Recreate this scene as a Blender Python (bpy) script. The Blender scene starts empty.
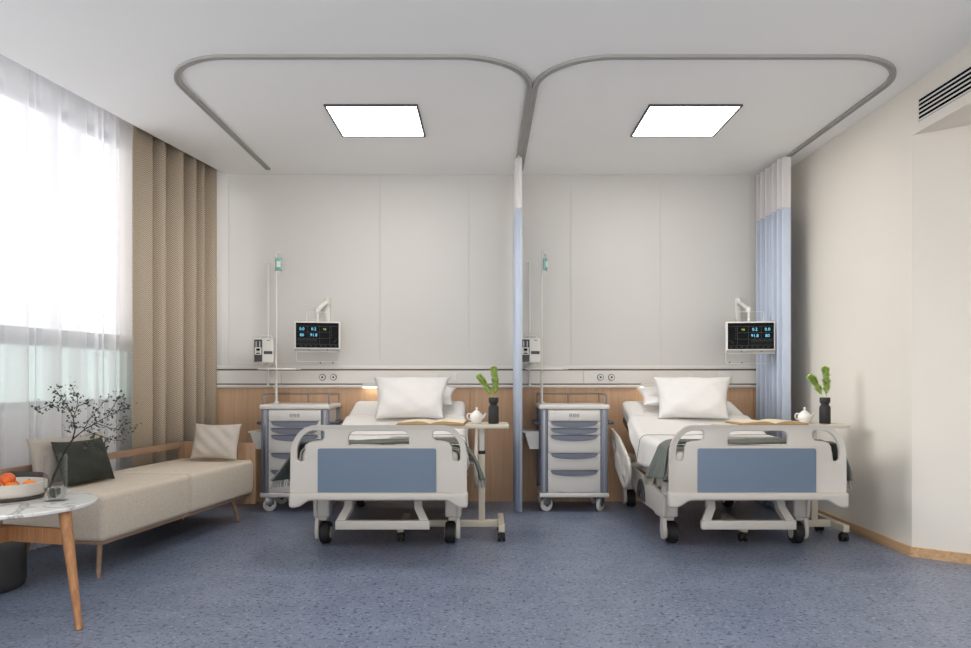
import bpy, bmesh, math, random
from mathutils import Vector, Matrix
random.seed(7)
C = bpy.context.scene.collection
R = math.radians
PI = math.pi
sc = bpy.context.scene

# ------------------------------------------------------------------ helpers
def lin(h):
    if isinstance(h, str):
        h = h.lstrip('#'); c = [int(h[i:i+2], 16)/255 for i in (0, 2, 4)]
    else:
        c = [v/255 for v in h]
    return tuple((v/12.92 if v <= .04045 else ((v+.055)/1.055)**2.4) for v in c) + (1,)

class MB:
    """collects shapes; build() links them as ONE mesh object"""
    def __init__(s): s.bm = bmesh.new()
    def merge(s, bm2, M=None):
        if M is not None: bm2.transform(M)
        me = bpy.data.meshes.new('tmp'); bm2.to_mesh(me); bm2.free()
        s.bm.from_mesh(me); bpy.data.meshes.remove(me); return s
    def box(s, x0, x1, y0, y1, z0, z1, bev=0, seg=2, M=None):
        b = bmesh.new(); bmesh.ops.create_cube(b, size=1)
        for v in b.verts:
            v.co = Vector(((x0+x1)/2+v.co.x*(x1-x0), (y0+y1)/2+v.co.y*(y1-y0), (z0+z1)/2+v.co.z*(z1-z0)))
        if bev: bmesh.ops.bevel(b, geom=b.edges[:], offset=bev, segments=seg, profile=.5, affect='EDGES')
        return s.merge(b, M)
    def cyl(s, p0, p1, r0, r1=None, n=20, cap=True):
        p0 = Vector(p0); p1 = Vector(p1); r1 = r0 if r1 is None else r1
        d = p1-p0; b = bmesh.new()
        bmesh.ops.create_cone(b, cap_ends=cap, segments=n, radius1=r0, radius2=r1, depth=d.length)
        M = Matrix.Translation((p0+p1)/2) @ d.to_track_quat('Z', 'Y').to_matrix().to_4x4()
        return s.merge(b, M)
    def tube(s, pts, r, n=10, closed=False, r_end=None):
        pts = [Vector(p) for p in pts]; b = bmesh.new(); rings = []; N = len(pts)
        up = None
        for i, p in enumerate(pts):
            if closed: t = pts[(i+1) % N]-pts[i-1]
            else: t = pts[min(i+1, N-1)]-pts[max(i-1, 0)]
            t.normalize()
            if up is None:
                up = Vector((0, 0, 1)) if abs(t.z) < .9 else Vector((1, 0, 0))
            a = t.cross(up).normalized(); up = a.cross(t).normalized()
            rr = r if r_end is None else r+(r_end-r)*i/(N-1)
            rings.append([b.verts.new(p+(a*math.cos(2*PI*k/n)+up*math.sin(2*PI*k/n))*rr) for k in range(n)])
        for i in range(N if closed else N-1):
            A, B = rings[i], rings[(i+1) % N]
            for k in range(n): b.faces.new((A[k], A[(k+1) % n], B[(k+1) % n], B[k]))
        if not closed:
            b.faces.new(rings[0][::-1]); b.faces.new(rings[-1])
        bmesh.ops.recalc_face_normals(b, faces=b.faces[:])
        return s.merge(b)
    def lathe(s, prof, c=(0, 0, 0), n=32, M=None):
        b = bmesh.new(); rings = []
        for (r, z) in prof:
            if r < 1e-5: rings.append([b.verts.new((0, 0, z))])
            else: rings.append([b.verts.new((r*math.cos(2*PI*k/n), r*math.sin(2*PI*k/n), z)) for k in range(n)])
        for A, B in zip(rings, rings[1:]):
            if len(A) == 1 and len(B) == 1: continue
            for k in range(n):
                k2 = (k+1) % n
                if len(A) == 1: b.faces.new((A[0], B[k2], B[k]))
                elif len(B) == 1: b.faces.new((A[k], A[k2], B[0]))
                else: b.faces.new((A[k], A[k2], B[k2], B[k]))
        bmesh.ops.recalc_face_normals(b, faces=b.faces[:])
        T = Matrix.Translation(c)
        return s.merge(b, T if M is None else M @ T)
    def grid(s, f, nu, nv, closed_u=False):
        b = bmesh.new()
        V = [[b.verts.new(f(i/(nu-(0 if closed_u else 1)), j/(nv-1))) for j in range(nv)] for i in range(nu)]
        for i in range(nu if closed_u else nu-1):
            for j in range(nv-1):
                i2 = (i+1) % nu
                b.faces.new((V[i][j], V[i2][j], V[i2][j+1], V[i][j+1]))
        return s.merge(b)
    def prism(s, poly, z0, z1, M=None, bev=0):
        b = bmesh.new(); lo = [b.verts.new((x, y, z0)) for x, y in poly]; hi = [b.verts.new((x, y, z1)) for x, y in poly]
        n = len(poly); b.faces.new(lo[::-1]); b.faces.new(hi)
        for i in range(n): b.faces.new((lo[i], lo[(i+1) % n], hi[(i+1) % n], hi[i]))
        bmesh.ops.recalc_face_normals(b, faces=b.faces[:])
        if bev: bmesh.ops.bevel(b, geom=b.edges[:], offset=bev, segments=2, profile=.5, affect='EDGES')
        return s.merge(b, M)
    def plate(s, outline, holes, th, bev, M):
        """2D outline with holes, extruded to thickness th (rounded rims); the 2D plane is local XY"""
        cu = bpy.data.curves.new('tmp', 'CURVE'); cu.dimensions = '2D'; cu.fill_mode = 'BOTH'
        cu.extrude = max(th/2-bev, 1e-4); cu.bevel_depth = bev; cu.bevel_resolution = 2; cu.offset = -bev
        for loop in [outline]+list(holes):
            sp = cu.splines.new('POLY'); sp.points.add(len(loop)-1); sp.use_cyclic_u = True
            for p, (x, y) in zip(sp.points, loop): p.co = (x, y, 0, 1)
        o = bpy.data.objects.new('tmp', cu); C.objects.link(o)
        bpy.context.view_layer.update()
        me = bpy.data.meshes.new_from_object(o.evaluated_get(bpy.context.evaluated_depsgraph_get()))
        b = bmesh.new(); b.from_mesh(me); bpy.data.meshes.remove(me)
        bpy.data.objects.remove(o); bpy.data.curves.remove(cu)
        bmesh.ops.remove_doubles(b, verts=b.verts[:], dist=1e-5)
        return s.merge(b, M)
    def text(s, body, size, M, depth=.0006):
        cu = bpy.data.curves.new('tmp', 'FONT'); cu.body = body; cu.size = size; cu.extrude = depth/2
        cu.align_x = 'CENTER'; cu.align_y = 'CENTER'; cu.resolution_u = 2
        o = bpy.data.objects.new('tmp', cu); C.objects.link(o); bpy.context.view_layer.update()
        me = bpy.data.meshes.new_from_object(o.evaluated_get(bpy.context.evaluated_depsgraph_get()))
        b = bmesh.new(); b.from_mesh(me); bpy.data.meshes.remove(me)
        bpy.data.objects.remove(o); bpy.data.curves.remove(cu)
        return s.merge(b, M)
    def build(s, name, m, parent=None, smooth=True, angle=40):
        me = bpy.data.meshes.new(name); s.bm.to_mesh(me); s.bm.free()
        me.materials.clear(); me.materials.append(m)
        if smooth:
            me.polygons.foreach_set('use_smooth', [True]*len(me.polygons))
            me.set_sharp_from_angle(angle=R(angle))
        o = bpy.data.objects.new(name, me); C.objects.link(o)
        if parent is not None: o.parent = parent
        return o

def XZ(y): # plate plane (x, z) standing at depth y
    return Matrix.Translation((0, y, 0)) @ Matrix.Rotation(R(90), 4, 'X')
def YZ(x): # plate plane (y, z) standing at x
    return Matrix.Translation((x, 0, 0)) @ Matrix(((0, 0, 1, 0), (1, 0, 0, 0), (0, 1, 0, 0), (0, 0, 0, 1)))

def tag(o, label, cat, group=None, kind=None):
    o['label'] = label; o['category'] = cat
    if group: o['group'] = group
    if kind: o['kind'] = kind
    return o
def thing(name, label, cat, loc=(0, 0, 0), rz=0, group=None):
    o = bpy.data.objects.new(name, None); o.empty_display_size = .1; C.objects.link(o)
    o.location = loc; o.rotation_euler = (0, 0, rz)
    return tag(o, label, cat, group)
def struct(o):
    o['kind'] = 'structure'; return o
def dup(root, loc, label, rz=None):
    def cp(o, par):
        c = o.copy(); C.objects.link(c)
        if par is not None: c.parent = par
        for ch in list(o.children): cp(ch, c)
        return c
    r = cp(root, None); r.location = loc; r['label'] = label
    if rz is not None: r.rotation_euler = (0, 0, rz)
    return r

F = 720.0; CX = 485.5; HY = 377.5; CZ = 1.064
def at(px, py, Y): return Vector(((px-CX)*Y/F, Y, CZ-(py-HY)*Y/F))

def arc(cx, cy, rx, ry, a0, a1, n=10):
    return [(cx+rx*math.cos(R(a0+(a1-a0)*i/n)), cy+ry*math.sin(R(a0+(a1-a0)*i/n))) for i in range(n+1)]
def rrect(x0, x1, y0, y1, r, n=6):
    return (arc(x1-r, y1-r, r, r, 0, 90, n)+arc(x0+r, y1-r, r, r, 90, 180, n)
            + arc(x0+r, y0+r, r, r, 180, 270, n)+arc(x1-r, y0+r, r, r, 270, 360, n))
def rpoly(pts, r, n=5):
    """polygon with rounded corners; pts (x, y) or (x, y, radius)"""
    out = []; N = len(pts)
    for i in range(N):
        p = Vector(pts[i][:2]); a = Vector(pts[i-1][:2]); b = Vector(pts[(i+1) % N][:2])
        rr = pts[i][2] if len(pts[i]) > 2 else r
        d1 = (a-p); d2 = (b-p); rr = min(rr, d1.length*.49, d2.length*.49)
        q0 = p+d1.normalized()*rr; q1 = p+d2.normalized()*rr
        for k in range(n+1):
            t = k/n; out.append(tuple(q0*(1-t)**2+p*2*t*(1-t)+q1*t*t))
    return out

# ------------------------------------------------------------------ materials
def newmat(name):
    m = bpy.data.materials.new(name); m.use_nodes = True
    nt = m.node_tree; nt.nodes.clear()
    out = nt.nodes.new('ShaderNodeOutputMaterial')
    return m, nt, out
def N(nt, kind, **kw):
    n = nt.nodes.new(kind)
    for k, v in kw.items(): setattr(n, k, v)
    return n
def mat(name, col, rough=.5, metal=0, var=.04, vscale=6, bump=0, bscale=200, spec=.5, coat=0, stretch=None, sheen=0):
    m, nt, out = newmat(name); L = nt.links.new
    p = N(nt, 'ShaderNodeBsdfPrincipled'); L(p.outputs[0], out.inputs[0])
    p.inputs['Roughness'].default_value = rough; p.inputs['Metallic'].default_value = metal
    p.inputs['Specular IOR Level'].default_value = spec; p.inputs['Coat Weight'].default_value = coat
    p.inputs['Sheen Weight'].default_value = sheen
    tc = N(nt, 'ShaderNodeTexCoord'); mp = N(nt, 'ShaderNodeMapping'); L(tc.outputs['Object'], mp.inputs[0])
    if stretch: mp.inputs['Scale'].default_value = stretch
    no = N(nt, 'ShaderNodeTexNoise'); no.inputs['Scale'].default_value = vscale; no.inputs['Detail'].default_value = 3
    L(mp.outputs[0], no.inputs['Vector'])
    c = lin(col); ra = N(nt, 'ShaderNodeValToRGB'); L(no.outputs['Fac'], ra.inputs[0])
    ra.color_ramp.elements[0].position = .3; ra.color_ramp.elements[1].position = .7
    ra.color_ramp.elements[0].color = tuple(max(0, v*(1-var)) for v in c[:3])+(1,)
    ra.color_ramp.elements[1].color = tuple(min(1, v*(1+var)) for v in c[:3])+(1,)
    L(ra.outputs[0], p.inputs['Base Color'])
    if bump:
        n2 = N(nt, 'ShaderNodeTexNoise'); n2.inputs['Scale'].default_value = bscale; n2.inputs['Detail'].default_value = 2
        L(mp.outputs[0], n2.inputs['Vector']); b = N(nt, 'ShaderNodeBump'); b.inputs['Strength'].default_value = bump
        b.inputs['Distance'].default_value = .002
        L(n2.outputs['Fac'], b.inputs['Height']); L(b.outputs[0], p.inputs['Normal'])
    return m
def emit(name, col, strength):
    m, nt, out = newmat(name); e = N(nt, 'ShaderNodeEmission'); e.inputs[0].default_value = lin(col)
    e.inputs[1].default_value = strength; nt.links.new(e.outputs[0], out.inputs[0]); return m
def wood(name, c1, c2, rough=.45, axis='z', scale=1.0):
    m, nt, out = newmat(name); L = nt.links.new
    p = N(nt, 'ShaderNodeBsdfPrincipled'); L(p.outputs[0], out.inputs[0]); p.inputs['Roughness'].default_value = rough
    tc = N(nt, 'ShaderNodeTexCoord'); mp = N(nt, 'ShaderNodeMapping'); L(tc.outputs['Object'], mp.inputs[0])
    s = {'z': (38, 38, 1.6), 'x': (1.6, 38, 38), 'y': (38, 1.6, 38)}[axis]
    mp.inputs['Scale'].default_value = tuple(v*scale for v in s)
    n1 = N(nt, 'ShaderNodeTexNoise'); n1.inputs['Scale'].default_value = 1; n1.inputs['Detail'].default_value = 5
    n1.inputs['Distortion'].default_value = .6; L(mp.outputs[0], n1.inputs['Vector'])
    n2 = N(nt, 'ShaderNodeTexNoise'); n2.inputs['Scale'].default_value = 1.3; L(tc.outputs['Object'], n2.inputs['Vector'])
    mx = N(nt, 'ShaderNodeMath', operation='MULTIPLY_ADD'); L(n2.outputs['Fac'], mx.inputs[0])
    mx.inputs[1].default_value = .35; L(n1.outputs['Fac'], mx.inputs[2])
    ra = N(nt, 'ShaderNodeValToRGB'); L(mx.outputs[0], ra.inputs[0])
    ra.color_ramp.elements[0].position = .45; ra.color_ramp.elements[1].position = .9
    ra.color_ramp.elements[0].color = lin(c1); ra.color_ramp.elements[1].color = lin(c2)
    L(ra.outputs[0], p.inputs['Base Color']); return m
def fabric_weave(name, c1, c2, scale, rough=.9, bump=.5, herring=True, transl=0):
    m, nt, out = newmat(name); L = nt.links.new
    p = N(nt, 'ShaderNodeBsdfPrincipled'); p.inputs['Roughness'].default_value = rough
    p.inputs['Specular IOR Level'].default_value = .15
    tc = N(nt, 'ShaderNodeTexCoord')
    mp = N(nt, 'ShaderNodeMapping'); L(tc.outputs['UV' if herring else 'Object'], mp.inputs[0])
    mp.inputs['Scale'].default_value = (scale,)*3
    if herring:
        sp = N(nt, 'ShaderNodeSeparateXYZ'); L(mp.outputs[0], sp.inputs[0])
        pp = N(nt, 'ShaderNodeMath', operation='PINGPONG'); L(sp.outputs[0], pp.inputs[0]); pp.inputs[1].default_value = 1.0
        ad = N(nt, 'ShaderNodeMath', operation='ADD'); L(pp.outputs[0], ad.inputs[0]); L(sp.outputs[1], ad.inputs[1])
        mu = N(nt, 'ShaderNodeMath', operation='MULTIPLY'); L(ad.outputs[0], mu.inputs[0]); mu.inputs[1].default_value = 2*PI*1.2
        si = N(nt, 'ShaderNodeMath', operation='SINE'); L(mu.outputs[0], si.inputs[0])
        h = N(nt, 'ShaderNodeMath', operation='MULTIPLY_ADD'); L(si.outputs[0], h.inputs[0]); h.inputs[1].default_value = .5; h.inputs[2].default_value = .5
        n1 = N(nt, 'ShaderNodeTexNoise'); n1.inputs['Scale'].default_value = 2.5; L(mp.outputs[0], n1.inputs['Vector'])
        mm = N(nt, 'ShaderNodeMix'); mm.inputs[0].default_value = .45; L(h.outputs[0], mm.inputs[2]); L(n1.outputs['Fac'], mm.inputs[3])
        hs = mm.outputs[0]
    else:
        n1 = N(nt, 'ShaderNodeTexVoronoi'); n1.inputs['Scale'].default_value = 1; L(mp.outputs[0], n1.inputs['Vector'])
        hs = n1.outputs['Distance']
    ra = N(nt, 'ShaderNodeValToRGB'); L(hs, ra.inputs[0])
    ra.color_ramp.elements[0].position = .25; ra.color_ramp.elements[1].position = .7
    ra.color_ramp.elements[0].color = lin(c1); ra.color_ramp.elements[1].color = lin(c2)
    L(ra.outputs[0], p.inputs['Base Color'])
    b = N(nt, 'ShaderNodeBump'); b.inputs['Strength'].default_value = bump; b.inputs['Distance'].default_value = .003
    L(hs, b.inputs['Height']); L(b.outputs[0], p.inputs['Normal'])
    L(p.outputs[0], out.inputs[0]); return m
def sheer(name, col, transp, stripes=0):
    m, nt, out = newmat(name); L = nt.links.new
    tr = N(nt, 'ShaderNodeBsdfTransparent'); tl = N(nt, 'ShaderNodeBsdfTranslucent'); df = N(nt, 'ShaderNodeBsdfDiffuse')
    tl.inputs[0].default_value = lin(col); df.inputs[0].default_value = lin(col)
    a = N(nt, 'ShaderNodeMixShader'); a.inputs[0].default_value = .82; L(tl.outputs[0], a.inputs[1]); L(df.outputs[0], a.inputs[2])
    b = N(nt, 'ShaderNodeMixShader'); L(a.outputs[0], b.inputs[1]); L(tr.outputs[0], b.inputs[2])
    tc = N(nt, 'ShaderNodeTexCoord'); no = N(nt, 'ShaderNodeTexNoise'); no.inputs['Scale'].default_value = 300
    L(tc.outputs['Object'], no.inputs['Vector'])
    mr = N(nt, 'ShaderNodeMapRange'); L(no.outputs['Fac'], mr.inputs[0])
    mr.inputs[3].default_value = max(0, transp-.1); mr.inputs[4].default_value = min(1, transp+.1)
    lw = N(nt, 'ShaderNodeLayerWeight'); lw.inputs[0].default_value = .5
    iv = N(nt, 'ShaderNodeMath', operation='SUBTRACT'); iv.inputs[0].default_value = 1.0; L(lw.outputs['Facing'], iv.inputs[1])
    m2 = N(nt, 'ShaderNodeMath', operation='MULTIPLY'); pw = N(nt, 'ShaderNodeMath', operation='POWER'); L(iv.outputs[0], pw.inputs[0]); pw.inputs[1].default_value = 1.3; L(pw.outputs[0], m2.inputs[0]); L(mr.outputs[0], m2.inputs[1])
    L(m2.outputs[0], b.inputs[0]); L(b.outputs[0], out.inputs[0]); return m
def glass_pane(name, tint, opac, tintcol):
    m, nt, out = newmat(name); L = nt.links.new
    tr = N(nt, 'ShaderNodeBsdfTransparent'); tr.inputs[0].default_value = lin(tint)
    gl = N(nt, 'ShaderNodeBsdfGlossy'); gl.inputs['Roughness'].default_value = .03
    mx = N(nt, 'ShaderNodeMixShader'); mx.inputs[0].default_value = .06; L(tr.outputs[0], mx.inputs[1]); L(gl.outputs[0], mx.inputs[2])
    last = mx
    if opac:
        tl = N(nt, 'ShaderNodeBsdfTranslucent'); tl.inputs[0].default_value = lin(tintcol)
        m2 = N(nt, 'ShaderNodeMixShader'); m2.inputs[0].default_value = opac
        L(mx.outputs[0], m2.inputs[1]); L(tl.outputs[0], m2.inputs[2]); last = m2
    L(last.outputs[0], out.inputs[0]); return m

M = {}
M['wall'] = mat('wall_panel_paint', (209, 206, 202), .55, var=.012, vscale=1.5)
M['wall_r'] = mat('wall_plaster_warm', (228, 222, 212), .7, var=.012, vscale=2, bump=.05, bscale=120)
M['ceil'] = mat('ceiling_paint', (244, 243, 241), .8, var=.008, vscale=1.5)
M['plastic'] = mat('warm_white_plastic', (204, 198, 190), .38, var=.012, vscale=3)
M['plastic2'] = mat('white_plastic', (220, 217, 212), .4, var=.012, vscale=3)
M['white_metal'] = mat('white_coated_metal', (226, 224, 218), .35, var=.015)
M['cream_metal'] = mat('cream_coated_metal', (206, 197, 180), .4, var=.02)
M['blue'] = mat('slate_blue_laminate', (108, 126, 146), .5, var=.02, vscale=3)
M['greyblue'] = mat('grey_blue_plastic', (124, 130, 146), .4, var=.03)
M['darkblue'] = mat('dark_blue_grey_plastic', (84, 90, 106), .4, var=.03)
M['steel'] = mat('brushed_steel', (150, 150, 152), .3, .9, var=.04)
M['railgrey'] = mat('grey_coated_rail', (128, 124, 122), .4)
M['track'] = mat('grey_aluminium_track', (164, 162, 157), .55, 0, var=.03)
M['black'] = mat('black_rubber', (24, 24, 25), .6, var=.1)
M['slotblack'] = mat('matt_black_backing', (8, 8, 8), .9, spec=.05)
M['darkgrey'] = mat('dark_grey_plastic', (62, 62, 66), .5, var=.06)
M['brown'] = mat('dark_brown_strip', (110, 84, 68), .5, var=.05)
M['mattbase'] = mat('brown_mattress_base', (92, 78, 66), .8, var=.06)
M['linen'] = mat('white_linen', (226, 223, 219), .9, var=.012, vscale=4, bump=.25, bscale=14, spec=.1)
M['pillow'] = mat('white_pillow_linen', (226, 223, 220), .9, var=.01, vscale=4, bump=.2, bscale=18, spec=.1)
M['throw'] = fabric_weave('grey_green_wool', (98, 104, 99), (126, 130, 123), 260, herring=False, bump=.3)
M['fringe'] = mat('grey_wool_fringe', (150, 148, 138), .9, var=.1)
M['piping'] = mat('dark_grey_piping', (80, 76, 72), .8)
M['wains'] = wood('oak_veneer_panel', (192, 154, 121), (208, 172, 139), .5)
M['base_wood'] = wood('oak_baseboard', (186, 146, 106), (214, 178, 138), .45, 'y')
M['wood_leg'] = wood('oak_leg', (150, 100, 60), (190, 138, 92), .45, scale=1.6)
M['wood_sofa'] = wood('brown_oak_rail', (140, 112, 92), (170, 140, 116), .5, 'x')
M['wood_panel'] = wood('brown_oak_panel', (150, 118, 92), (178, 144, 114), .5)
M['sofa'] = fabric_weave('beige_boucle', (228, 217, 201), (200, 187, 169), 330, herring=False, bump=.6)
M['curtain'] = fabric_weave('beige_herringbone', (152, 135, 114), (214, 200, 181), 54, bump=.3)
M['cush_beige'] = fabric_weave('cushion_beige', (210, 201, 190), (186, 176, 165), 420, herring=False, bump=.4)
M['cush_taupe'] = fabric_weave('cushion_taupe', (192, 183, 172), (166, 157, 147), 420, herring=False, bump=.4)
M['cush_green'] = mat('dark_green_velvet', (40, 44, 36), .75, var=.25, vscale=14, bump=.25, bscale=20)
M['roll_grey'] = mat('charcoal_matt', (66, 64, 62), .9, var=.1, bump=.4, bscale=300)
M['pouf'] = mat('charcoal_pouf_leather', (50, 50, 50), .6, var=.08, bump=.2, bscale=80)
M['bluecloth'] = mat('pale_blue_curtain_cloth', (193, 202, 217), .9, var=.03, vscale=10, spec=.1)
M['meshcloth'] = sheer('white_mesh_header', (232, 229, 229), .35)
M['sheer'] = sheer('white_sheer', (238, 238, 241), .36)
M['glass_up'] = glass_pane('clear_window_glass', (250, 252, 255), 0, None)
M['glass_low'] = glass_pane('teal_film_glass', (204, 214, 213), .4, (196, 207, 205))
M['frame'] = mat('grey_window_frame', (92, 95, 98), .45, .3)
M['ceramic'] = mat('white_glazed_ceramic', (240, 238, 232), .18, var=.01)
M['vase'] = mat('black_ribbed_ceramic', (30, 30, 30), .45, var=.15, vscale=20)
M['fern'] = mat('fresh_green_fern', (190, 214, 122), .55, var=.3, vscale=70)
M['leaf'] = mat('dark_green_leaf', (56, 66, 46), .55, var=.3, vscale=60)
M['twig'] = mat('dark_twig', (38, 32, 26), .8, var=.2)
M['page'] = mat('book_page', (228, 214, 188), .8, var=.03, vscale=30)
M['pageedge'] = mat('book_page_edges', (196, 162, 112), .85, var=.15, vscale=8, stretch=(2, 2, 160))
M['cover'] = mat('book_cover', (120, 88, 56), .6)
M['bowl'] = mat('grey_white_stoneware', (206, 200, 192), .5, var=.02, bump=.1)
M['bowlbase'] = mat('dark_stoneware_base', (76, 66, 60), .7)
M['orange'] = mat('orange_peel', (238, 142, 52), .45, var=.18, vscale=14, bump=.3, bscale=220)
M['orange2'] = mat('red_orange_peel', (226, 104, 44), .4, var=.3, vscale=12)
M['screen'] = mat('black_screen', (12, 14, 16), .35, var=.1, spec=.08)
M['teal'] = mat('teal_bag_plastic', (132, 180, 172), .25, var=.3, vscale=30)
M['label'] = mat('grey_print', (150, 148, 146), .6)
M['handset_dark'] = mat('dark_instrument_panel', (58, 54, 54), .4)
M['led_blue'] = emit('screen_blue', (120, 205, 235), .9)
M['led_green'] = emit('screen_green', (150, 190, 90), .7)
M['led_grey'] = emit('screen_grey', (150, 150, 150), .25)
M['lamp'] = emit('ceiling_panel_light', (255, 252, 247), 9)
M['bedlamp'] = emit('bed_lamp_light', (255, 244, 226), 5)

def floor_mat():
    m, nt, out = newmat('blue_flecked_vinyl'); L = nt.links.new
    p = N(nt, 'ShaderNodeBsdfPrincipled'); L(p.outputs[0], out.inputs[0])
    p.inputs['Roughness'].default_value = .34; p.inputs['Specular IOR Level'].default_value = .5
    tc = N(nt, 'ShaderNodeTexCoord')
    n0 = N(nt, 'ShaderNodeTexNoise'); n0.inputs['Scale'].default_value = 5; n0.inputs['Detail'].default_value = 6; L(tc.outputs['Object'], n0.inputs['Vector'])
    r0 = N(nt, 'ShaderNodeValToRGB'); L(n0.outputs['Fac'], r0.inputs[0])
    r0.color_ramp.elements[0].position = .35; r0.color_ramp.elements[1].position = .65
    r0.color_ramp.elements[0].color = lin((116, 127, 149)); r0.color_ramp.elements[1].color = lin((129, 139, 161))
    cur = r0.outputs[0]
    for sc_, off, lo, hi, col in ((36, 0, .63, .65, (82, 91, 112)), (48, 5, .64, .665, (150, 160, 180)), (62, 9, .64, .66, (66, 74, 95))):
        mp = N(nt, 'ShaderNodeMapping'); L(tc.outputs['Object'], mp.inputs[0]); mp.inputs['Location'].default_value = (off, off*2, 0)
        n1 = N(nt, 'ShaderNodeTexNoise'); n1.inputs['Scale'].default_value = sc_; n1.inputs['Detail'].default_value = 1; L(mp.outputs[0], n1.inputs['Vector'])
        mr = N(nt, 'ShaderNodeMapRange'); L(n1.outputs['Fac'], mr.inputs[0]); mr.inputs[1].default_value = lo; mr.inputs[2].default_value = hi
        mx = N(nt, 'ShaderNodeMix'); mx.data_type = 'RGBA'; L(mr.outputs[0], mx.inputs[0]); L(cur, mx.inputs[6]); mx.inputs[7].default_value = lin(col)
        cur = mx.outputs[2]
    L(cur, p.inputs['Base Color']); return m
M['floor'] = floor_mat()
def marble_mat():
    m, nt, out = newmat('white_marble'); L = nt.links.new
    p = N(nt, 'ShaderNodeBsdfPrincipled'); L(p.outputs[0], out.inputs[0]); p.inputs['Roughness'].default_value = .2
    tc = N(nt, 'ShaderNodeTexCoord'); n = N(nt, 'ShaderNodeTexNoise'); n.inputs['Scale'].default_value = 3.2; n.inputs['Detail'].default_value = 5
    n.inputs['Distortion'].default_value = 1.4; L(tc.outputs['Object'], n.inputs['Vector'])
    r = N(nt, 'ShaderNodeValToRGB'); L(n.outputs['Fac'], r.inputs[0]); e = r.color_ramp.elements
    e[0].position = .47; e[0].color = lin((236, 234, 230)); e[1].position = .53; e[1].color = lin((236, 234, 230))
    a = e.new(.5); a.color = lin((176, 174, 172))
    L(r.outputs[0], p.inputs['Base Color']); return m
M['marble'] = marble_mat()
def clear_glass():
    m, nt, out = newmat('clear_vase_glass'); L = nt.links.new
    tr = N(nt, 'ShaderNodeBsdfTransparent'); tr.inputs[0].default_value = (.975, .98, .98, 1)
    gl = N(nt, 'ShaderNodeBsdfGlossy'); gl.inputs['Roughness'].default_value = .02
    lw = N(nt, 'ShaderNodeLayerWeight'); lw.inputs[0].default_value = .07
    mx = N(nt, 'ShaderNodeMixShader'); L(lw.outputs['Facing'], mx.inputs[0]); L(tr.outputs[0], mx.inputs[1]); L(gl.outputs[0], mx.inputs[2])
    L(mx.outputs[0], out.inputs[0]); return m
M['glass'] = clear_glass()
def water_mat():
    m, nt, out = newmat('still_water'); L = nt.links.new
    p = N(nt, 'ShaderNodeBsdfPrincipled'); p.inputs['Transmission Weight'].default_value = 1; p.inputs['IOR'].default_value = 1.33
    p.inputs['Roughness'].default_value = .02; p.inputs['Base Color'].default_value = (.85, .88, .88, 1)
    L(p.outputs[0], out.inputs[0]); return m
M['water'] = water_mat()

# ------------------------------------------------------------------ room
H = 2.808; YW = 6.2; XR = 2.539
B = Vector((-2.229, 6.2, 0)); U = Vector((.1637, .9865, 0)); V = Vector((-.9865, .1637, 0))
def wp(s, d, z=0): return B-U*s+V*d+Vector((0, 0, z))
YN = -1.6
sN = (6.2-YN)/.9865

b = MB(); b.prism([(-4.6, YN-.2), (3.4, YN-.2), (3.4, 6.4), (-4.6, 6.4)], -.1, 0)
struct(b.build('floor', M['floor'], smooth=False))
e0 = wp(-.15, 0); e1 = wp(sN+.2, 0)
b = MB(); b.prism([(e0.x, 6.35), (e1.x, e1.y), (3.4, e1.y), (3.4, 6.35)], H, H+.28)
struct(b.build('ceiling', M['ceil'], smooth=False))
# raised slot above the window curtains
p0, p1, p2, p3 = wp(-.2, 0), wp(sN+.2, 0), wp(sN+.2, .5), wp(-.2, .5)
b = MB(); b.prism([(p.x, p.y) for p in (p0, p1, p2, p3)], 3.05, 3.15)
struct(b.build('trim_1', M['ceil'], smooth=False))
# back wall of panels with shadow joints
b = MB(); b.box(-3.2, 2.7, 6.206, 6.36, 0, 3.1)
xs = [-3.2, -2.21, -.908, -.142, .736, 1.503, 2.278, XR]
for a, c in zip(xs, xs[1:]): b.box(a+.0008, c-.0008, YW, 6.206, 1.16, H, .0008, 1)
struct(b.build('wall_back', M['wall'], smooth=False))
# right wall: main face, splayed jog, recessed run and bulkhead over it
b = MB()
b.prism([(XR, 6.2), (XR, 4.286), (3.0, 3.915), (3.0, YN), (3.2, YN), (3.2, 6.2)], 0, H)
b.prism([(XR, 4.286), (XR, YN), (3.0, YN), (3.0, 3.915)], 2.505, H)
struct(b.build('wall_right', M['wall_r'], smooth=False))
# baseboard
b = MB(); t = .014
pl = [(XR, 6.165), (XR, 4.286), (3.0, 3.915), (3.0, YN)]
b.prism([(XR, 6.165), (XR, 4.286), (3.0, 3.915), (3.0, 1.0), (3.0-t, 1.0), (3.0-t, 3.915-t*.4), (XR-t*.6, 4.286-t), (XR-t, 4.286), (XR-t, 6.165)], 0, .058)
struct(b.build('baseboard_right', M['base_wood'], smooth=False))
# oak wainscot
b = MB(); xs = [-2.6, -1.68, -.908, -.133, .72, 1.5, 2.3, XR-.001]
b.box(-2.6, XR-.001, 6.192, 6.2, 0, .985)
for a, c in zip(xs, xs[1:]): b.box(a+.0015, c-.0015, 6.18, 6.192, .0, .985, .001, 1)
struct(b.build('trim_2', M['wains'], smooth=False))

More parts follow.
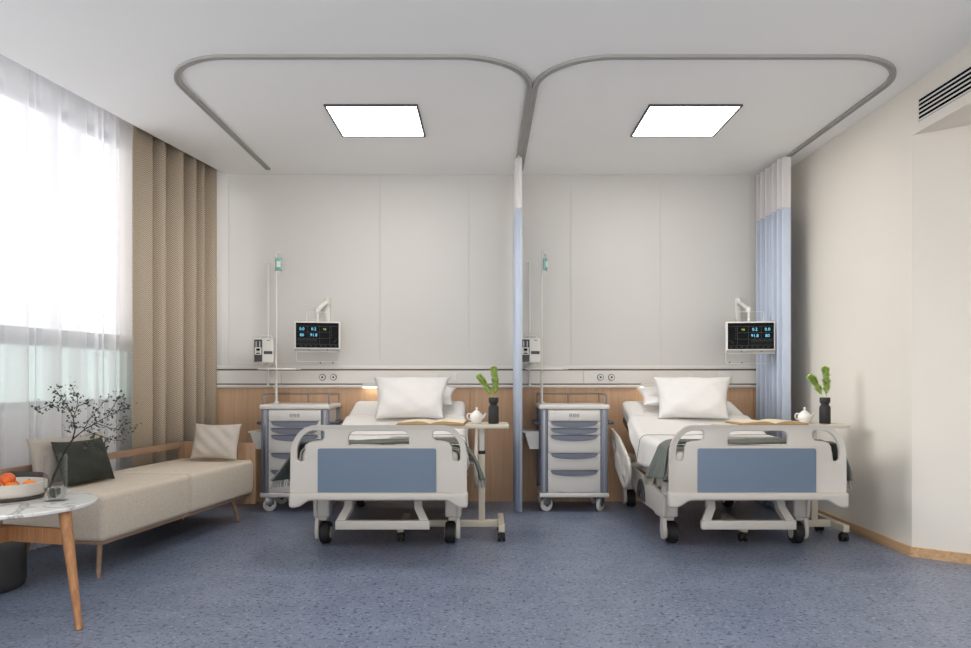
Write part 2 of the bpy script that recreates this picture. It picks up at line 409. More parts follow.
# window wall (splayed)
def wprism(mb, s0, s1, d0, d1, z0, z1):
    P = [wp(s0, d0), wp(s1, d0), wp(s1, d1), wp(s0, d1)]
    mb.prism([(p.x, p.y) for p in P], z0, z1)
SILL, HEAD = .86, 2.84
b = MB()
wprism(b, -.2, sN+.2, .32, .47, 0, SILL)
wprism(b, -.2, sN+.2, .32, .47, HEAD, 3.1)
wprism(b, -.2, .12, .32, .47, SILL, HEAD)
wprism(b, 6.4, sN+.2, .32, .47, SILL, HEAD)
struct(b.build('wall_left', M['wall'], smooth=False))
win = []
for i, (s0, s1) in enumerate(((.12, .74), (.74, 2.6), (2.6, 4.5), (4.5, 6.4))):
    b = MB(); d0, d1 = .35, .41
    wprism(b, s0, s0+.045, d0, d1, SILL, HEAD); wprism(b, s1-.045, s1, d0, d1, SILL, HEAD)
    wprism(b, s0+.045, s1-.045, d0, d1, SILL, SILL+.05); wprism(b, s0+.045, s1-.045, d0, d1, HEAD-.05, HEAD)
    wprism(b, s0+.045, s1-.045, d0, d1, 1.27, 1.38)
    f = struct(b.build('window_%d' % (i+1), M['frame'], smooth=False))
    b = MB(); wprism(b, s0+.046, s1-.046, .377, .383, 1.381, HEAD-.051); b.build('upper_pane', M['glass_up'], f, smooth=False)
    b = MB(); wprism(b, s0+.046, s1-.046, .377, .383, SILL+.051, 1.269); b.build('lower_pane', M['glass_low'], f, smooth=False)
b = MB(); wprism(b, .12, 6.4, .27, .349, SILL-.03, SILL-.001)
struct(b.build('trim_3', M['wall'], smooth=False))

# ------------------------------------------------------------------ equipment rail on the back wall
er = thing('equipment_rail', 'long white bed-head equipment rail with brown inlay lines above the oak panelling', 'wall rail', (0, 6.2, 0))
X0, X1 = -2.45, XR-.01
b = MB()
for a, c in ((X0, -1.75), (-1.75, -.47), (-.47, .84), (.84, 1.99), (1.99, X1)): b.box(a+.001, c-.001, -.035, 0, 1.012, 1.124, .002, 1)
b.build('panel', M['plastic2'], er)
b = MB(); b.box(X0, X1, -.045, 0, 1.136, 1.168, .004); b.build('upper_trim', M['plastic2'], er)
b = MB(); b.box(X0, X1, -.045, -.001, .977, 1.002, .004); b.build('lower_trim', M['plastic2'], er)
b = MB(); b.box(X0, X1, -.028, -.001, 1.124, 1.136); b.build('inlay_strip', M['brown'], er)
b = MB(); b.box(X0, X1, -.028, -.001, 1.002, 1.012); b.build('inlay_strip', M['brown'], er)
for px in (322.5, 333.5, 600.5, 611.5):
    x = (px-CX)*6.165/F; z = 1.066
    b = MB(); b.lathe([(0, .006), (.016, .006), (.019, .010), (.026, .010), (.028, .006), (.028, 0), (0, 0)], M=Matrix.Translation((x, -.035, z)) @ Matrix.Rotation(R(90), 4, 'X'))
    so = b.build('gas_outlet', M['darkgrey'], er)
    b = MB(); b.lathe([(0, .0125), (.022, .0125), (.0235, .008), (0, .008)], M=Matrix.Translation((x, -.035, z)) @ Matrix.Rotation(R(90), 4, 'X')); b.build('outlet_face', M['plastic2'], so)
    b = MB(); b.lathe([(0, .0145), (.009, .0145), (.0095, .012), (0, .012)], n=16, M=Matrix.Translation((x, -.035, z)) @ Matrix.Rotation(R(90), 4, 'X')); b.build('socket_core', M['darkgrey'], so)
for px, w in ((454, .045), (430, .12), (690, .05), (724, .12)):
    x = (px-CX)*6.165/F
    b = MB(); b.plate(rrect(x-w/2, x+w/2, 1.036, 1.1, .004), [], .008, .002, XZ(-.038)); b.build('switch_plate', M['white_metal'], er)
for px in (320.5, 333, 729.5, 742):
    x = (px-CX)*6.2/F
    b = MB(); b.cyl((x, -.006, 1.19), (x, 0, 1.19), .006, n=12)
    o = b.build('wall_screw', M['darkgrey'], er)

# over-bed lamps
def bedlamp(x0, x1, label):
    t = thing('reading_lamp', label, 'lamp', ((x0+x1)/2, 6.1549, .98), 0, 'lamps above the beds')
    w = (x1-x0)/2
    b = MB(); b.box(-w, w, -.05, 0, .004, .032, .004); b.build('housing', M['plastic2'], t)
    b = MB(); b.box(-w+.004, w-.004, -.046, -.006, -.004, .004, .001, 1); b.build('diffuser', M['bedlamp'], t)
bedlamp(-1.043, -.39, 'slim lit white lamp bar behind the pillows of the bed nearer the window')
bedlamp(1.324, 1.95, 'slim lit white lamp bar behind the pillows of the bed nearer the right wall')

# ------------------------------------------------------------------ ceiling lights, vent, tracks
def light(x0, x1, label):
    y0, y1 = 4.593, 5.19
    t = thing('ceiling_light', label, 'ceiling light', ((x0+x1)/2, (y0+y1)/2, H), 0, 'square ceiling light panels')
    w, d = (x1-x0)/2, (y1-y0)/2
    b = MB()
    b.box(-w, w, -d, -d+.012, -.012, -.0005); b.box(-w, w, d-.012, d, -.012, -.0005)
    b.box(-w, -w+.012, -d+.012, d-.012, -.012, -.0005); b.box(w-.012, w, -d+.012, d-.012, -.012, -.0005)
    b.build('frame', M['darkgrey'], t, smooth=False)
    b = MB(); b.box(-w+.012, w-.012, -d+.012, d-.012, -.006, -.0005); b.build('diffuser', M['lamp'], t, smooth=False)
light(-1.033, -.432, 'square white ceiling light inside the left curtain track loop')
light(1.044, 1.643, 'square white ceiling light inside the right curtain track loop')
# unseen lamps added out of frame to fill the room with light
for x0, lab in ((-1.033, 'added unseen square fill light over the front half of the room on the window side'), (1.044, 'added unseen square fill light over the front half of the room on the right')):
    t0 = [o for o in C.objects if o.name.startswith('ceiling_light')][0]
    dup(t0, (x0+.3, 1.0, H), lab)

vt = thing('air_vent', 'white louvred air conditioning grille high on the right bulkhead', 'air vent', (XR, 0, 2.63))
b = MB(); b.box(-.004, -.0005, 3.0, 4.22, -.066, .066); b.build('backing', M['slotblack'], vt, smooth=False)
b = MB()
for k in range(6):
    z = -.062+k*.0248; hh = .0048
    b.box(-.0075, -.004, 2.99, 4.22, z-hh, z+hh, .001, 1)
for y in (2.995, 3.6, 4.215): b.box(-.0045, -.003, y-.004, y+.004, -.062, .062)
b.build('louvre_blades', M['plastic2'], vt, smooth=False)
def track(xl, xr, label, yl, yr):
    r = .41; yf = 3.90
    path = [(xl, yl)]+arc(xl+r, yf+r, r, r, 180, 270, 18)+arc(xr-r, yf+r, r, r, 270, 360, 18)+[(xr, yr)]
    prof = [(-.0175, 0), (-.0175, -.016), (-.004, -.016), (-.004, -.012), (.004, -.012), (.004, -.016), (.0175, -.016), (.0175, 0)]
    b = MB(); bm = bmesh.new(); rings = []
    for i, p in enumerate(path):
        a = Vector(path[max(i-1, 0)]); c = Vector(path[min(i+1, len(path)-1)]); d = (c-a).normalized(); n = Vector((-d.y, d.x))
        rings.append([bm.verts.new((p[0]+n.x*u, p[1]+n.y*u, H-.0005+z)) for u, z in prof])
    for A, Bq in zip(rings, rings[1:]):
        for k in range(len(prof)):
            k2 = (k+1) % len(prof); bm.faces.new((A[k], A[k2], Bq[k2], Bq[k]))
    bm.faces.new(rings[0]); bm.faces.new(rings[-1][::-1])
    bmesh.ops.recalc_face_normals(bm, faces=bm.faces[:])
    b.merge(bm)
    return tag(b.build('curtain_track', M['track'], smooth=False), label, 'curtain track', 'ceiling curtain tracks')
track(-1.81, .26, 'rounded grey ceiling curtain track looping over the left bed', 6.0, 6.02)
track(.2965, 2.378, 'rounded grey ceiling curtain track looping over the right bed', 6.02, 6.12)

# ------------------------------------------------------------------ curtains
def cloth(mb, path_f, z0, z1, nu, nv, lean=0):
    def f(u, v):
        x, y = path_f(u); return (x, y, z0+(z1-z0)*v)
    mb.grid(f, nu, nv)
def uvize(o, f):
    me = o.data; uv = me.uv_layers.new(name='UVMap')
    for l in me.loops: uv.data[l.index].uv = f(me.vertices[l.vertex_index].co, l.vertex_index)
def thick(o, t):
    m = o.modifiers.new('thickness', 'SOLIDIFY'); m.thickness = t; m.offset = 0; return o

# sheer
rs = random.Random(3)
ph = [rs.uniform(0, 6.28) for _ in range(6)]
pl_s = []; q = .80
while q < 6.45:
    pl_s.append((q, rs.uniform(.022, .045), rs.uniform(.010, .017))); q += rs.choice((.055, .10, .15, .20))+rs.uniform(0, .03)
def sheer_path(u):
    s = .82+u*5.6
    d = .17+.014*math.sin(s*11+ph[0]+1.8*math.sin(s*3.1+ph[1]))+.006*math.sin(s*29+ph[2])
    for c, a, w_ in pl_s:
        if abs(s-c) < .06: d += a*math.exp(-((s-c)/w_)**2)
    p = wp(s, d); return p.x, p.y
b = MB(); cloth(b, sheer_path, .03, 3.03, 1500, 3)
o = b.build('sheer_curtain', M['sheer'], angle=180)
tag(o, 'white translucent sheer curtain hanging across the window behind the sofa', 'curtain')
# beige curtain with one broad flat pleat then deep folds
def bc(u):
    s = 1.19-u*1.09
    if u < .20: d = .045+.012*math.sin(u/.2*PI)
    else:
        q = (u-.20)/.80
        d = .082-.052*math.cos(q*2*PI*5.0+.9*math.sin(q*9)+.4)-.012*math.sin(q*31+1)+.02*math.exp(-((q-.02)/.05)**2)
    p = wp(s, max(d, .012)); return p.x, p.y
arcl = [0.0]; NU = 360
pp = [Vector(bc(i/(NU-1))) for i in range(NU)]
for a, c in zip(pp, pp[1:]): arcl.append(arcl[-1]+(c-a).length)
b = MB(); cloth(b, bc, .02, 3.03, NU, 3)
o = b.build('drape', M['curtain'], angle=180)
uvize(o, lambda co, i: (arcl[i//3], co.z))
thick(o, .006)
tag(o, 'heavy beige herringbone drape gathered beside the window in the far left corner', 'curtain')

def privacy(xc, amp, nf, label, ph0):
    y0, y1 = 5.575, 6.11
    t = thing('privacy_curtain', label, 'curtain', (xc, y0, 0), 0, 'blue bed privacy curtains')
    def path(u):
        y = u*(y1-y0)
        x = amp*math.sin(u*2*PI*nf+ph0)+amp*.25*math.sin(u*2*PI*nf*.43+1)
        return x, y
    b = MB(); cloth(b, path, .02, 2.383, 320, 3); thick(b.build('cloth', M['bluecloth'], t, angle=180), .003)
    b = MB(); cloth(b, path, 2.383, H-.034, 320, 3); b.build('mesh_header', M['meshcloth'], t, angle=180)
    for k in range(2*nf):
        u = (k+.5)/(2*nf); x, y = path(u)
        b = MB(); b.cyl((x*.3, y, H-.037), (0, y, H-.0175), .003, n=8); b.build('glider_hook', M['white_metal'], t)
    return t
privacy(.258, .021, 9, 'pale blue privacy curtain drawn back between the two beds, seen edge-on', 0)
privacy(2.335, .042, 11, 'pale blue privacy curtain bunched by the right wall behind the right bed', 2.6)

# ------------------------------------------------------------------ soft goods helper
def pillow_mb(w, h, t, seed=0, pinch=.06, flange=0.0, wr=.006, n=40, taper=0):
    rnd = random.Random(seed); k = [rnd.uniform(-3, 3) for _ in range(8)]
    b = MB(); bm = bmesh.new(); side = []
    for sgn in (1, -1):
        G = []
        for i in range(n+1):
            row = []
            for j in range(n+1):
                u = -1+2*i/n; v = -1+2*j/n
                x = w/2*u*(1-pinch*(1-v*v)*abs(u)**3)*(1+taper*v); z = h/2*v*(1-pinch*1.2*(1-u*u)*abs(v)**3)
                e = max(0, (1-abs(u)**2.6))*max(0, (1-abs(v)**2.6))
                y = t/2*e**.55
                edge = min(1-abs(u), 1-abs(v))
                y += wr*math.sin(u*7+k[0]+2*v*k[1])*math.sin(v*6+k[2]+u*k[3])*min(1, edge*4)
                y = max(y, 0)
                if edge == 0 and sgn == -1: row.append(side[0][i][j]); continue
                row.append(bm.verts.new((x, -sgn*y if edge > 0 else 0, z)))
            G.append(row)
        side.append(G)
        for i in range(n):
            for j in range(n):
                q = (G[i][j], G[i+1][j], G[i+1][j+1], G[i][j+1])
                bm.faces.new(q if sgn == 1 else q[::-1])
    bmesh.ops.recalc_face_normals(bm, faces=bm.faces[:])
    b.merge(bm); return b
def place_pillow(name, mb, m, loc, rot, label, cat, group=None):
    o = mb.build(name, m, angle=180); o.location = loc; o.rotation_euler = rot
    return tag(o, label, cat, group)

# ------------------------------------------------------------------ hospital bed
BL = Vector((-.626, 4.208, 0)); BR = Vector((1.596, 4.208, 0))
FLAT, HINGE, SLOPE, HEADY = .625, .98, .30, 1.80
def mtop(y): return FLAT+max(0, y-HINGE)*SLOPE
def cx2(c): return (c-455.6)*.001262
def cz2(c): return .8741-c*.001262
def caster(t, x, y, r, w, big=True):
    b = MB(); b.cyl((x-w/2, y, r), (x+w/2, y, r), r, n=32)
    bmesh.ops.bevel(b.bm, geom=[e for e in b.bm.edges if e.calc_face_angle(0) > 1], offset=.008, segments=2, affect='EDGES')
    wh = b.build('caster_wheel', M['black'], t)
    sx = -1 if x < 0 else 1
    b = MB()
    b.cyl((x-w/2-.004, y, r), (x+w/2+.004, y, r), r*.55, n=28)
    b.build('wheel_hub', M['plastic'], wh)
    b = MB(); xo = x+sx*(w/2+.02)
    b.plate(rpoly([(y-.03, .19), (y+.03, .19), (y+r*.85, r*1.1, .03), (y+r*.45, r*.35, .03), (y-r*.45, r*.35, .03), (y-r*.85, r*1.1, .03)], .02), [], .026, .006, YZ(xo))
    b.box(min(x, xo)-.012, max(x, xo)+.012, y-.03, y+.03, 2*r+.008, .185, .008)
    b.build('caster_fork', M['plastic'], wh)
    b = MB(); b.box(x+sx*.012-.045, x+sx*.012+.045, y-.05, y+.05, .172, .40, .014, 3)
    b.build('leg_post', M['plastic'], t)

def make_bed():
    t = thing('hospital_bed', '', 'bed', BL, 0, 'hospital beds')
    # footboard
    outl = [(cx2(52), cz2(380))]
    outl += [(cx2(52), cz2(240))]+arc(cx2(158), cz2(213), cx2(158)-cx2(52), cz2(77)-cz2(213), 172, 92, 14)
    right = [(-x, z) for x, z in reversed(outl)]
    sh = -(cx2(52)+cx2(848))/2
    outl = outl+right
    outl = outl+[(-cx2(52), .37), (cx2(52), .37)]
    # hook-shaped grip holes
    def hole():
        h = [(cx2(76), cz2(228)), (cx2(76), cz2(200))]
        h += arc(cx2(160), cz2(198), cx2(160)-cx2(76), cz2(96)-cz2(198), 172, 95, 10)
        h += [(cx2(196), cz2(97)), (cx2(204), cz2(104)), (cx2(204), cz2(128)), (cx2(192), cz2(142))]
        h += [(cx2(150), cz2(146)), (cx2(128), cz2(153)), (cx2(116), cz2(172)), (cx2(112), cz2(205)), (cx2(111), cz2(228)), (cx2(104), cz2(238)), (cx2(84), cz2(238))]
        return h
    hl = hole(); hr = [(-x, z) for x, z in reversed(hl)]
    hc = [(cx2(315), cz2(165)), (cx2(315), cz2(135))]+arc(cx2(352), cz2(132), cx2(352)-cx2(315), cz2(98)-cz2(132), 175, 90, 7)
    hc = hc+[(-x, z) for x, z in reversed(hc)]
    b = MB(); b.plate(outl, [hl, hr, hc], .034, .007, XZ(.022)); b.build('footboard', M['plastic'], t, angle=50)
    b = MB(); b.plate(rpoly([(cx2(174), cz2(383), .004), (cx2(723), cz2(383), .004), (cx2(723), cz2(178)), (cx2(174), cz2(178))], .014), [], .008, .002, XZ(.003))
    b.build('footboard_inlay', M['blue'], t)
    b = MB(); b.plate(rpoly([(-.523, .392), (.523, .392), (.523, .304, .02), (.47, .302, .03), (.405, .346, .02), (-.405, .346, .02), (-.47, .302, .03), (-.523, .304, .02)], .012), [], .075, .014, XZ(.02))
    b.build('bumper', M['plastic'], t, angle=50)
    # frame and deck
    b = MB()
    for s in (-1, 1): b.box(s*.40-.03, s*.40+.03, .06, 1.82, .37, .43, .006)
    b.box(-.40, .40, .38, .46, .37, .43, .006); b.box(-.40, .40, 1.69, 1.77, .37, .43, .006); b.box(-.4, .4, .9, .98, .37, .43, .006)
    b.build('frame', M['plastic'], t)
    def deck(u, v):
        pass
    b = MB(); b.box(-.45, .45, .06, HINGE, .435, FLAT-.135, .01)
    ang = math.atan(SLOPE)
    Mx = Matrix.Translation((0, HINGE, FLAT-.135)) @ Matrix.Rotation(ang, 4, 'X')
    b.box(-.45, .45, .0, (HEADY-HINGE)/math.cos(ang), -.05, 0, .01, M=Mx)
    b.build('deck', M['mattbase'], t)
    for s in (-1, 1):
        b = MB(); b.cyl((s*.2, .94, .42), (s*.2, 1.45, FLAT-.135+.47*SLOPE-.04), .018); b.build('backrest_lift', M['steel'], t)
    # step bar under the foot end
    b = MB(); b.box(-.285, .288, .15, .19, .142, .197, .006)
    for s in (-1, 1):
        b.tube([(s*.262, .175, .17), (s*.215, .21, .26), (s*.205, .27, .40)], .034, n=4)
    b.build('step_bar', M['plastic'], t)
    # casters
    for x in (-.40, .40):
        caster(t, x, .426, .07, .062); caster(t, x, 1.73, .07, .062)
    # mattress: swept rounded section following the raised backrest
    hw = .46; th = .13
    sec = rrect(-hw, hw, -th, 0, .035, 5)
    ys = [.06, .064, .075]+[.075+(HINGE-.17)*i/8 for i in range(1, 9)]
    ys += [HINGE-.08, HINGE-.04, HINGE, HINGE+.04, HINGE+.08]+[HINGE+.08+(HEADY-.1-HINGE)*i/8 for i in range(1, 9)]+[HEADY-.006, HEADY]
    bm = bmesh.new(); rings = []
    for i, y in enumerate(ys):
        k = {0: .93, 1: .98}.get(i, 1); k = .98 if i == len(ys)-2 else (.93 if i == len(ys)-1 else k)
        q = (y-HINGE)
        zt = FLAT+(0 if q < -.08 else (SLOPE*q if q > .08 else SLOPE*(q+.08)**2/.32))
        rings.append([bm.verts.new((x*k, y-(z+th/2)*.0, zt-th/2+(z+th/2)*k)) for x, z in sec])
    for A, Bq in zip(rings, rings[1:]):
        for k in range(len(sec)):
            k2 = (k+1) % len(sec); bm.faces.new((A[k], A[k2], Bq[k2], Bq[k]))
    bm.faces.new(rings[0]); bm.faces.new(rings[-1]); bmesh.ops.recalc_face_normals(bm, faces=bm.faces[:])
    b = MB(); b.merge(bm); b.build('mattress', M['linen'], t, angle=60)
    # side rails and skirts
    for s in (-1, 1):
        b = MB()
        o_ = rpoly([(1.76, .655, .06), (1.40, .60, .05), (.98, .46, .07), (.98, .33, .05), (1.08, .245, .06), (1.22, .245, .05), (1.60, .385, .1), (1.78, .53, .05)], .05, 6)
        hs = [rpoly([(1.06, .335), (1.06, .40), (1.14, .425), (1.14, .36)], .03, 5), rpoly([(1.10, .275), (1.09, .305), (1.2, .345), (1.24, .30)], .02, 5),
              rpoly([(1.22, .40), (1.22, .46), (1.40, .52), (1.40, .46)], .03, 5), rpoly([(1.48, .46), (1.48, .54), (1.66, .58), (1.66, .51)], .03, 5)]
        b.plate(o_, hs, .026, .007, YZ(s*.555)); b.build('side_rail', M['plastic'], t, angle=50)
        b = MB()
        b.plate(rpoly([(1.50, .40, .04), (1.50, .31, .03), (1.32, .234, .1), (1.02, .165, .1), (.62, .168, .02), (.58, .155, .02), (.37, .165, .03), (.35, .315, .03), (.8, .345, .1)], .03, 6), [], .026, .007, YZ(s*.455))
        sk = b.build('side_skirt', M['plastic'], t, angle=50)
        b = MB(); b.plate([(.87, .185), (1.11, .185)]+arc(.99, .185, .12, .145, 0, 180, 14), [arc(.99, .20, .04, .05, 0, 180, 8)], .016, .004, YZ(s*.474))
        b.build('release_lever', M['darkgrey'], sk)
        for y in (1.15, 1.55):
            b = MB(); b.box(min(s*.43, s*.56), max(s*.43, s*.56), y-.02, y+.02, .40, .43, .005)
            b.build('rail_bracket', M['plastic'], t)
    return t
bedL = make_bed()
bedL['label'] = 'white hospital bed with slate blue footboard panel, the one nearer the window'
dup(bedL, BR, 'white hospital bed with slate blue footboard panel, the one nearer the right wall')

# duvet (white cover) over the mattress
def make_duvet():
    t = thing('duvet', '', 'duvet', BL, 0, 'white duvets on the beds')
    hw = .462
    prof_n = 64
    def yb(y): # hem height on the hanging sides
        if y > 1.05: return .47+(y-1.05)*.62
        return .455+.01*math.sin(y*13)
    def fold(u, v, off, ya, ye):
        y = ya+(ye-ya)*v
        q = y-HINGE; zt = FLAT+(0 if q < -.08 else (SLOPE*q if q > .08 else SLOPE*(q+.08)**2/.32))
        top = zt+.008+off; e = -1+2*u; a = abs(e); sg = 1 if e > 0 else -1
        rise = .005*math.sin(y*9+e*5)*math.sin(e*7+1)
        if a < .62: x = a/.62*(hw-.03); z = top+rise*(1-a/.62)
        elif a < .74:
            k = (a-.62)/.12*PI/2; x = hw-.03+(.042+off)*math.sin(k); z = top-.042*(1-math.cos(k))
        else:
            k = (a-.74)/.26; x = hw+.012+off+.018*k+.006*math.sin(y*22+sg)*k; z0 = top-.042; z = z0+(yb(y)-z0)*k
        return (sg*x, y, z)
    b = MB(); b.grid(lambda u, v: fold(u, v, 0, .13, 1.42), 65, 60); o = b.build('cover', M['linen'], t, angle=180); thick(o, .006)
    b = MB(); b.grid(lambda u, v: fold(u, v, .012, .12, .955), 65, 40); o = b.build('top_cover', M['linen'], t, angle=180); thick(o, .008)
    b = MB(); b.tube([fold(u/64, 1, .014, .12, .958) for u in range(65)], .0045, n=8); b.build('piping', M['piping'], t)
    return t
dv = make_duvet(); dv['label'] = 'white duvet with dark piped hem spread on the bed nearer the window'
dup(dv, BR, 'white duvet with dark piped hem spread on the bed nearer the right wall')

def make_throw(fl, fr):
    t = thing('throw_blanket', '', 'blanket', BL, 0, 'grey-green throws at the foot of the beds')
    hw = .462
    def f(u, v):
        e = -1+2*u; a = abs(e); sg = 1 if e > 0 else -1
        ya = .07+.02*max(0, a-.6); yb_ = .235+.30*(max(0, a-.5)/.5)**1.1
        y = ya+(yb_-ya)*v
        rid = .008*math.sin(v*17+2*a)+.005*math.sin(v*31+e*9)
        top = FLAT+.042+max(0, rid)+.004
        if a < .55: x = a/.55*(hw-.01); z = top
        elif a < .66:
            k = (a-.55)/.11*PI/2; x = hw-.01+.062*math.sin(k); z = top-.055*(1-math.cos(k))
        else:
            k = (a-.66)/.34; x = hw+.052+(fl*k**1.1 if sg < 0 else fr*k**.5)+max(0, rid)*1.6*k+.012*abs(math.sin(v*11))*k; z0 = top-.055
            z = z0+((.40 if (fl if sg < 0 else fr) > .05 else .41)+.05*(1-v)-z0)*k
        return (sg*x, y, z)
    b = MB(); b.grid(f, 91, 40); o = b.build('cloth', M['throw'], t, angle=180); thick(o, .009)
    for u in (0, 1):
        b = MB()
        for k in range(26):
            v = (k+.5)/26; p = Vector(f(u, v)); sg = -1 if u == 0 else 1
            b.tube([p, p+Vector((sg*.006, .003*math.sin(k*2.), -.022)), p+Vector((sg*.008, .006*math.sin(k*3.1), -.048))], .0035, n=5, r_end=.0022)
        b.build('fringe', M['fringe'], t)
    return t
tb = make_throw(.13, .078); tb['label'] = 'grey-green fringed throw blanket over the foot of the bed nearer the window'
tb2 = make_throw(.02, .06); tb2.location = BR; tb2['label'] = 'grey-green fringed throw blanket over the foot of the bed nearer the right wall'

# bed pillows
def bed_pillows(base, off, lf, lb):
    place_pillow('pillow', pillow_mb(.565, .40, .17, 3, .10, taper=.075, wr=.009), M['pillow'], base+Vector((.045 if off > 0 else .012, 1.385, .910)), (R(-37), 0, R(1 if off > 0 else -13)), lf, 'pillow', 'white bed pillows')
    place_pillow('pillow', pillow_mb(.58, .38, .10, 5, .10), M['pillow'], base+Vector((.045+off, 1.645, .912)), (R(-70), 0, R(-2)), lb, 'pillow', 'white bed pillows')
bed_pillows(BL, .045, 'upright front pillow on the bed nearer the window', 'pillow tucked behind the front pillow on the bed nearer the window')
bed_pillows(BR, -.10, 'upright front pillow on the bed nearer the right wall', 'pillow tucked behind the front pillow on the bed nearer the right wall')

# ------------------------------------------------------------------ overbed tables
TZ = .755
def make_table():
    t = thing('overbed_table', '', 'table', BL, 0, 'overbed tables')
    b = MB(); b.prism(rrect(-.04, .78, .456, .80, .03), TZ-.022, TZ, bev=.003); b.build('tabletop', M['page'] if False else M['cream_metal'], t)
    b = MB(); b.box(.585, .618, .60, .64, .56, TZ-.022, .004); b.build('upper_column', M['white_metal'], t)
    b = MB(); b.box(.578, .625, .593, .647, .553, .575, .003); b.build('clamp_collar', M['black'], t)
    b = MB(); b.box(.58, .623, .596, .644, .11, .555, .004); b.build('lower_column', M['cream_metal'], t)
    b = MB(); b.box(.06, .75, .60, .64, .066, .112, .004)
    b.box(.71, .75, .43, .85, .066, .112, .004); b.box(.056, .096, .43, .85, .066, .112, .004); b.build('base_frame', M['cream_metal'], t)
    for x in (.73, .076):
        for y in (.47, .81):
            b = MB()
            for s in (-1, 1): b.cyl((x+s*.006, y, .026), (x+s*.024, y, .026), .026, n=22)
            b.cyl((x-.02, y, .026), (x+.02, y, .026), .008, n=10)
            c_ = b.build('caster', M['black'], t)
            b = MB(); b.cyl((x, y, .045), (x, y, .066), .01, n=12); b.box(x-.016, x+.016, y-.02, y+.02, .03, .054, .004)
            b.build('caster_stem', M['black'], c_)
    return t
tbl = make_table(); tbl['label'] = 'cream overbed table standing over the bed nearer the window'
dup(tbl, BR, 'cream overbed table standing over the bed nearer the right wall')

def make_book():
    t = thing('book', '', 'book', BL+Vector((.275, .60, TZ)), 0, 'open books on the overbed tables')
    hw, hd = .215, .145
    def prof(a): return .004+.026*math.sin(min(1, a*1.25+.12)*PI/1.12)**.7*(1-.45*a) if a < 1 else .004
    b = MB()
    for s in (-1, 1):
        b.box(min(0, s*(hw+.006)), max(0, s*(hw+.006)), -hd-.004, hd+.004, 0, .004)
    b.build('cover', M['cover'], t, smooth=False)
    for s in (-1, 1):
        n = 16; b = MB(); bm = bmesh.new()
        top = [(s*hw*i/n, .006+.022*(math.sin(min(1, (i/n)*1.9+.10)*PI/2))*(1-.62*(i/n)**1.4)) for i in range(n+1)]
        for y in (-hd, hd): pass
        A = [[bm.verts.new((x, y, z)) for x, z in top] for y in (-hd, hd)]
        Bq = [[bm.verts.new((x, y, .0042)) for x, z in top] for y in (-hd, hd)]
        for i in range(n):
            for g in ((A[0][i], A[0][i+1], Bq[0][i+1], Bq[0][i]), (A[1][i], A[1][i+1], Bq[1][i+1], Bq[1][i]), (Bq[0][i], Bq[0][i+1], Bq[1][i+1], Bq[1][i])): bm.faces.new(g)
        for i in (0, n): bm.faces.new((A[0][i], A[1][i], Bq[1][i], Bq[0][i]))
        bmesh.ops.recalc_face_normals(bm, faces=bm.faces[:]); b.merge(bm); blk = b.build('page_block', M['pageedge'], t)
        b = MB(); b.grid(lambda u, v: (top[int(round(u*n))][0], -hd+2*hd*v, top[int(round(u*n))][1]+.0008), n+1, 2); b.build('page', M['page'], blk)
    return t
bk = make_book(); bk['label'] = 'open book lying on the overbed table nearer the window'
dup(bk, BR+Vector((.275, .60, TZ)), 'open book lying on the overbed table nearer the right wall', R(3))
bk.rotation_euler = (0, 0, R(-3))

def make_teapot():
    t = thing('teapot', '', 'teapot', BL+Vector((.565, .67, TZ)), 0, 'white teapots on the overbed tables')
    b = MB(); b.lathe([(0, 0), (.03, 0), (.031, .003), (.036, .012), (.043, .03), (.045, .045), (.041, .058), (.03, .07), (.02, .075), (0, .075)]); b.build('body', M['ceramic'], t, angle=60)
    b = MB(); b.lathe([(.022, .0745), (.021, .079), (.012, .084), (.005, .087), (.0045, .092), (.0085, .097), (.0085, .103), (.004, .107), (0, .108)], n=24); b.build('lid', M['ceramic'], t, angle=60)
    b = MB(); b.tube([(.034, 0, .032), (.047, 0, .042), (.056, 0, .056), (.064, 0, .067)], .011, n=12, r_end=.005); b.build('spout', M['ceramic'], t)
    b = MB(); b.tube([(-.036, 0, .062), (-.05, 0, .066), (-.062, 0, .057), (-.064, 0, .042), (-.055, 0, .028), (-.04, 0, .022)], .0045, n=10); b.build('handle', M['ceramic'], t)
    return t
tp = make_teapot(); tp['label'] = 'small white teapot beside the black vase on the left overbed table'
dup(tp, BR+Vector((.565, .67, TZ)), 'small white teapot beside the black vase on the right overbed table')

def make_vase():
    n = 72; b = MB(); bm = bmesh.new()
    prof = [(.0, 0), (.033, 0), (.0355, .004), (.0355, .105), (.033, .115), (.025, .124), (.024, .13), (.030, .138), (.0335, .146), (.0335, .172), (.031, .175), (.028, .172), (.024, .14), (.02, .12), (0, .12)]
    rings = []
    for r, z in prof:
        if r == 0: rings.append([bm.verts.new((0, 0, z))]); continue
        rings.append([bm.verts.new(((r+(-.0012 if k % 3 == 0 and r > .03 else 0))*math.cos(2*PI*k/n), (r+(-.0012 if k % 3 == 0 and r > .03 else 0))*math.sin(2*PI*k/n), z)) for k in range(n)])
    for A, Bq in zip(rings, rings[1:]):
        for k in range(n):
            k2 = (k+1) % n
            if len(A) == 1: bm.faces.new((A[0], Bq[k2], Bq[k]))
            elif len(Bq) == 1: bm.faces.new((A[k], A[k2], Bq[0]))
            else: bm.faces.new((A[k], A[k2], Bq[k2], Bq[k]))
    bmesh.ops.recalc_face_normals(bm, faces=bm.faces[:]); b.merge(bm)
    o = b.build('vase', M['vase'], angle=50); o.location = BL+Vector((.68, .62, TZ)); return tag(o, '', 'vase', 'black vases on the overbed tables')
va = make_vase(); va['label'] = 'black ribbed vase at the end of the left overbed table'
dup(va, BR+Vector((.68, .62, TZ)), 'black ribbed vase at the end of the right overbed table')

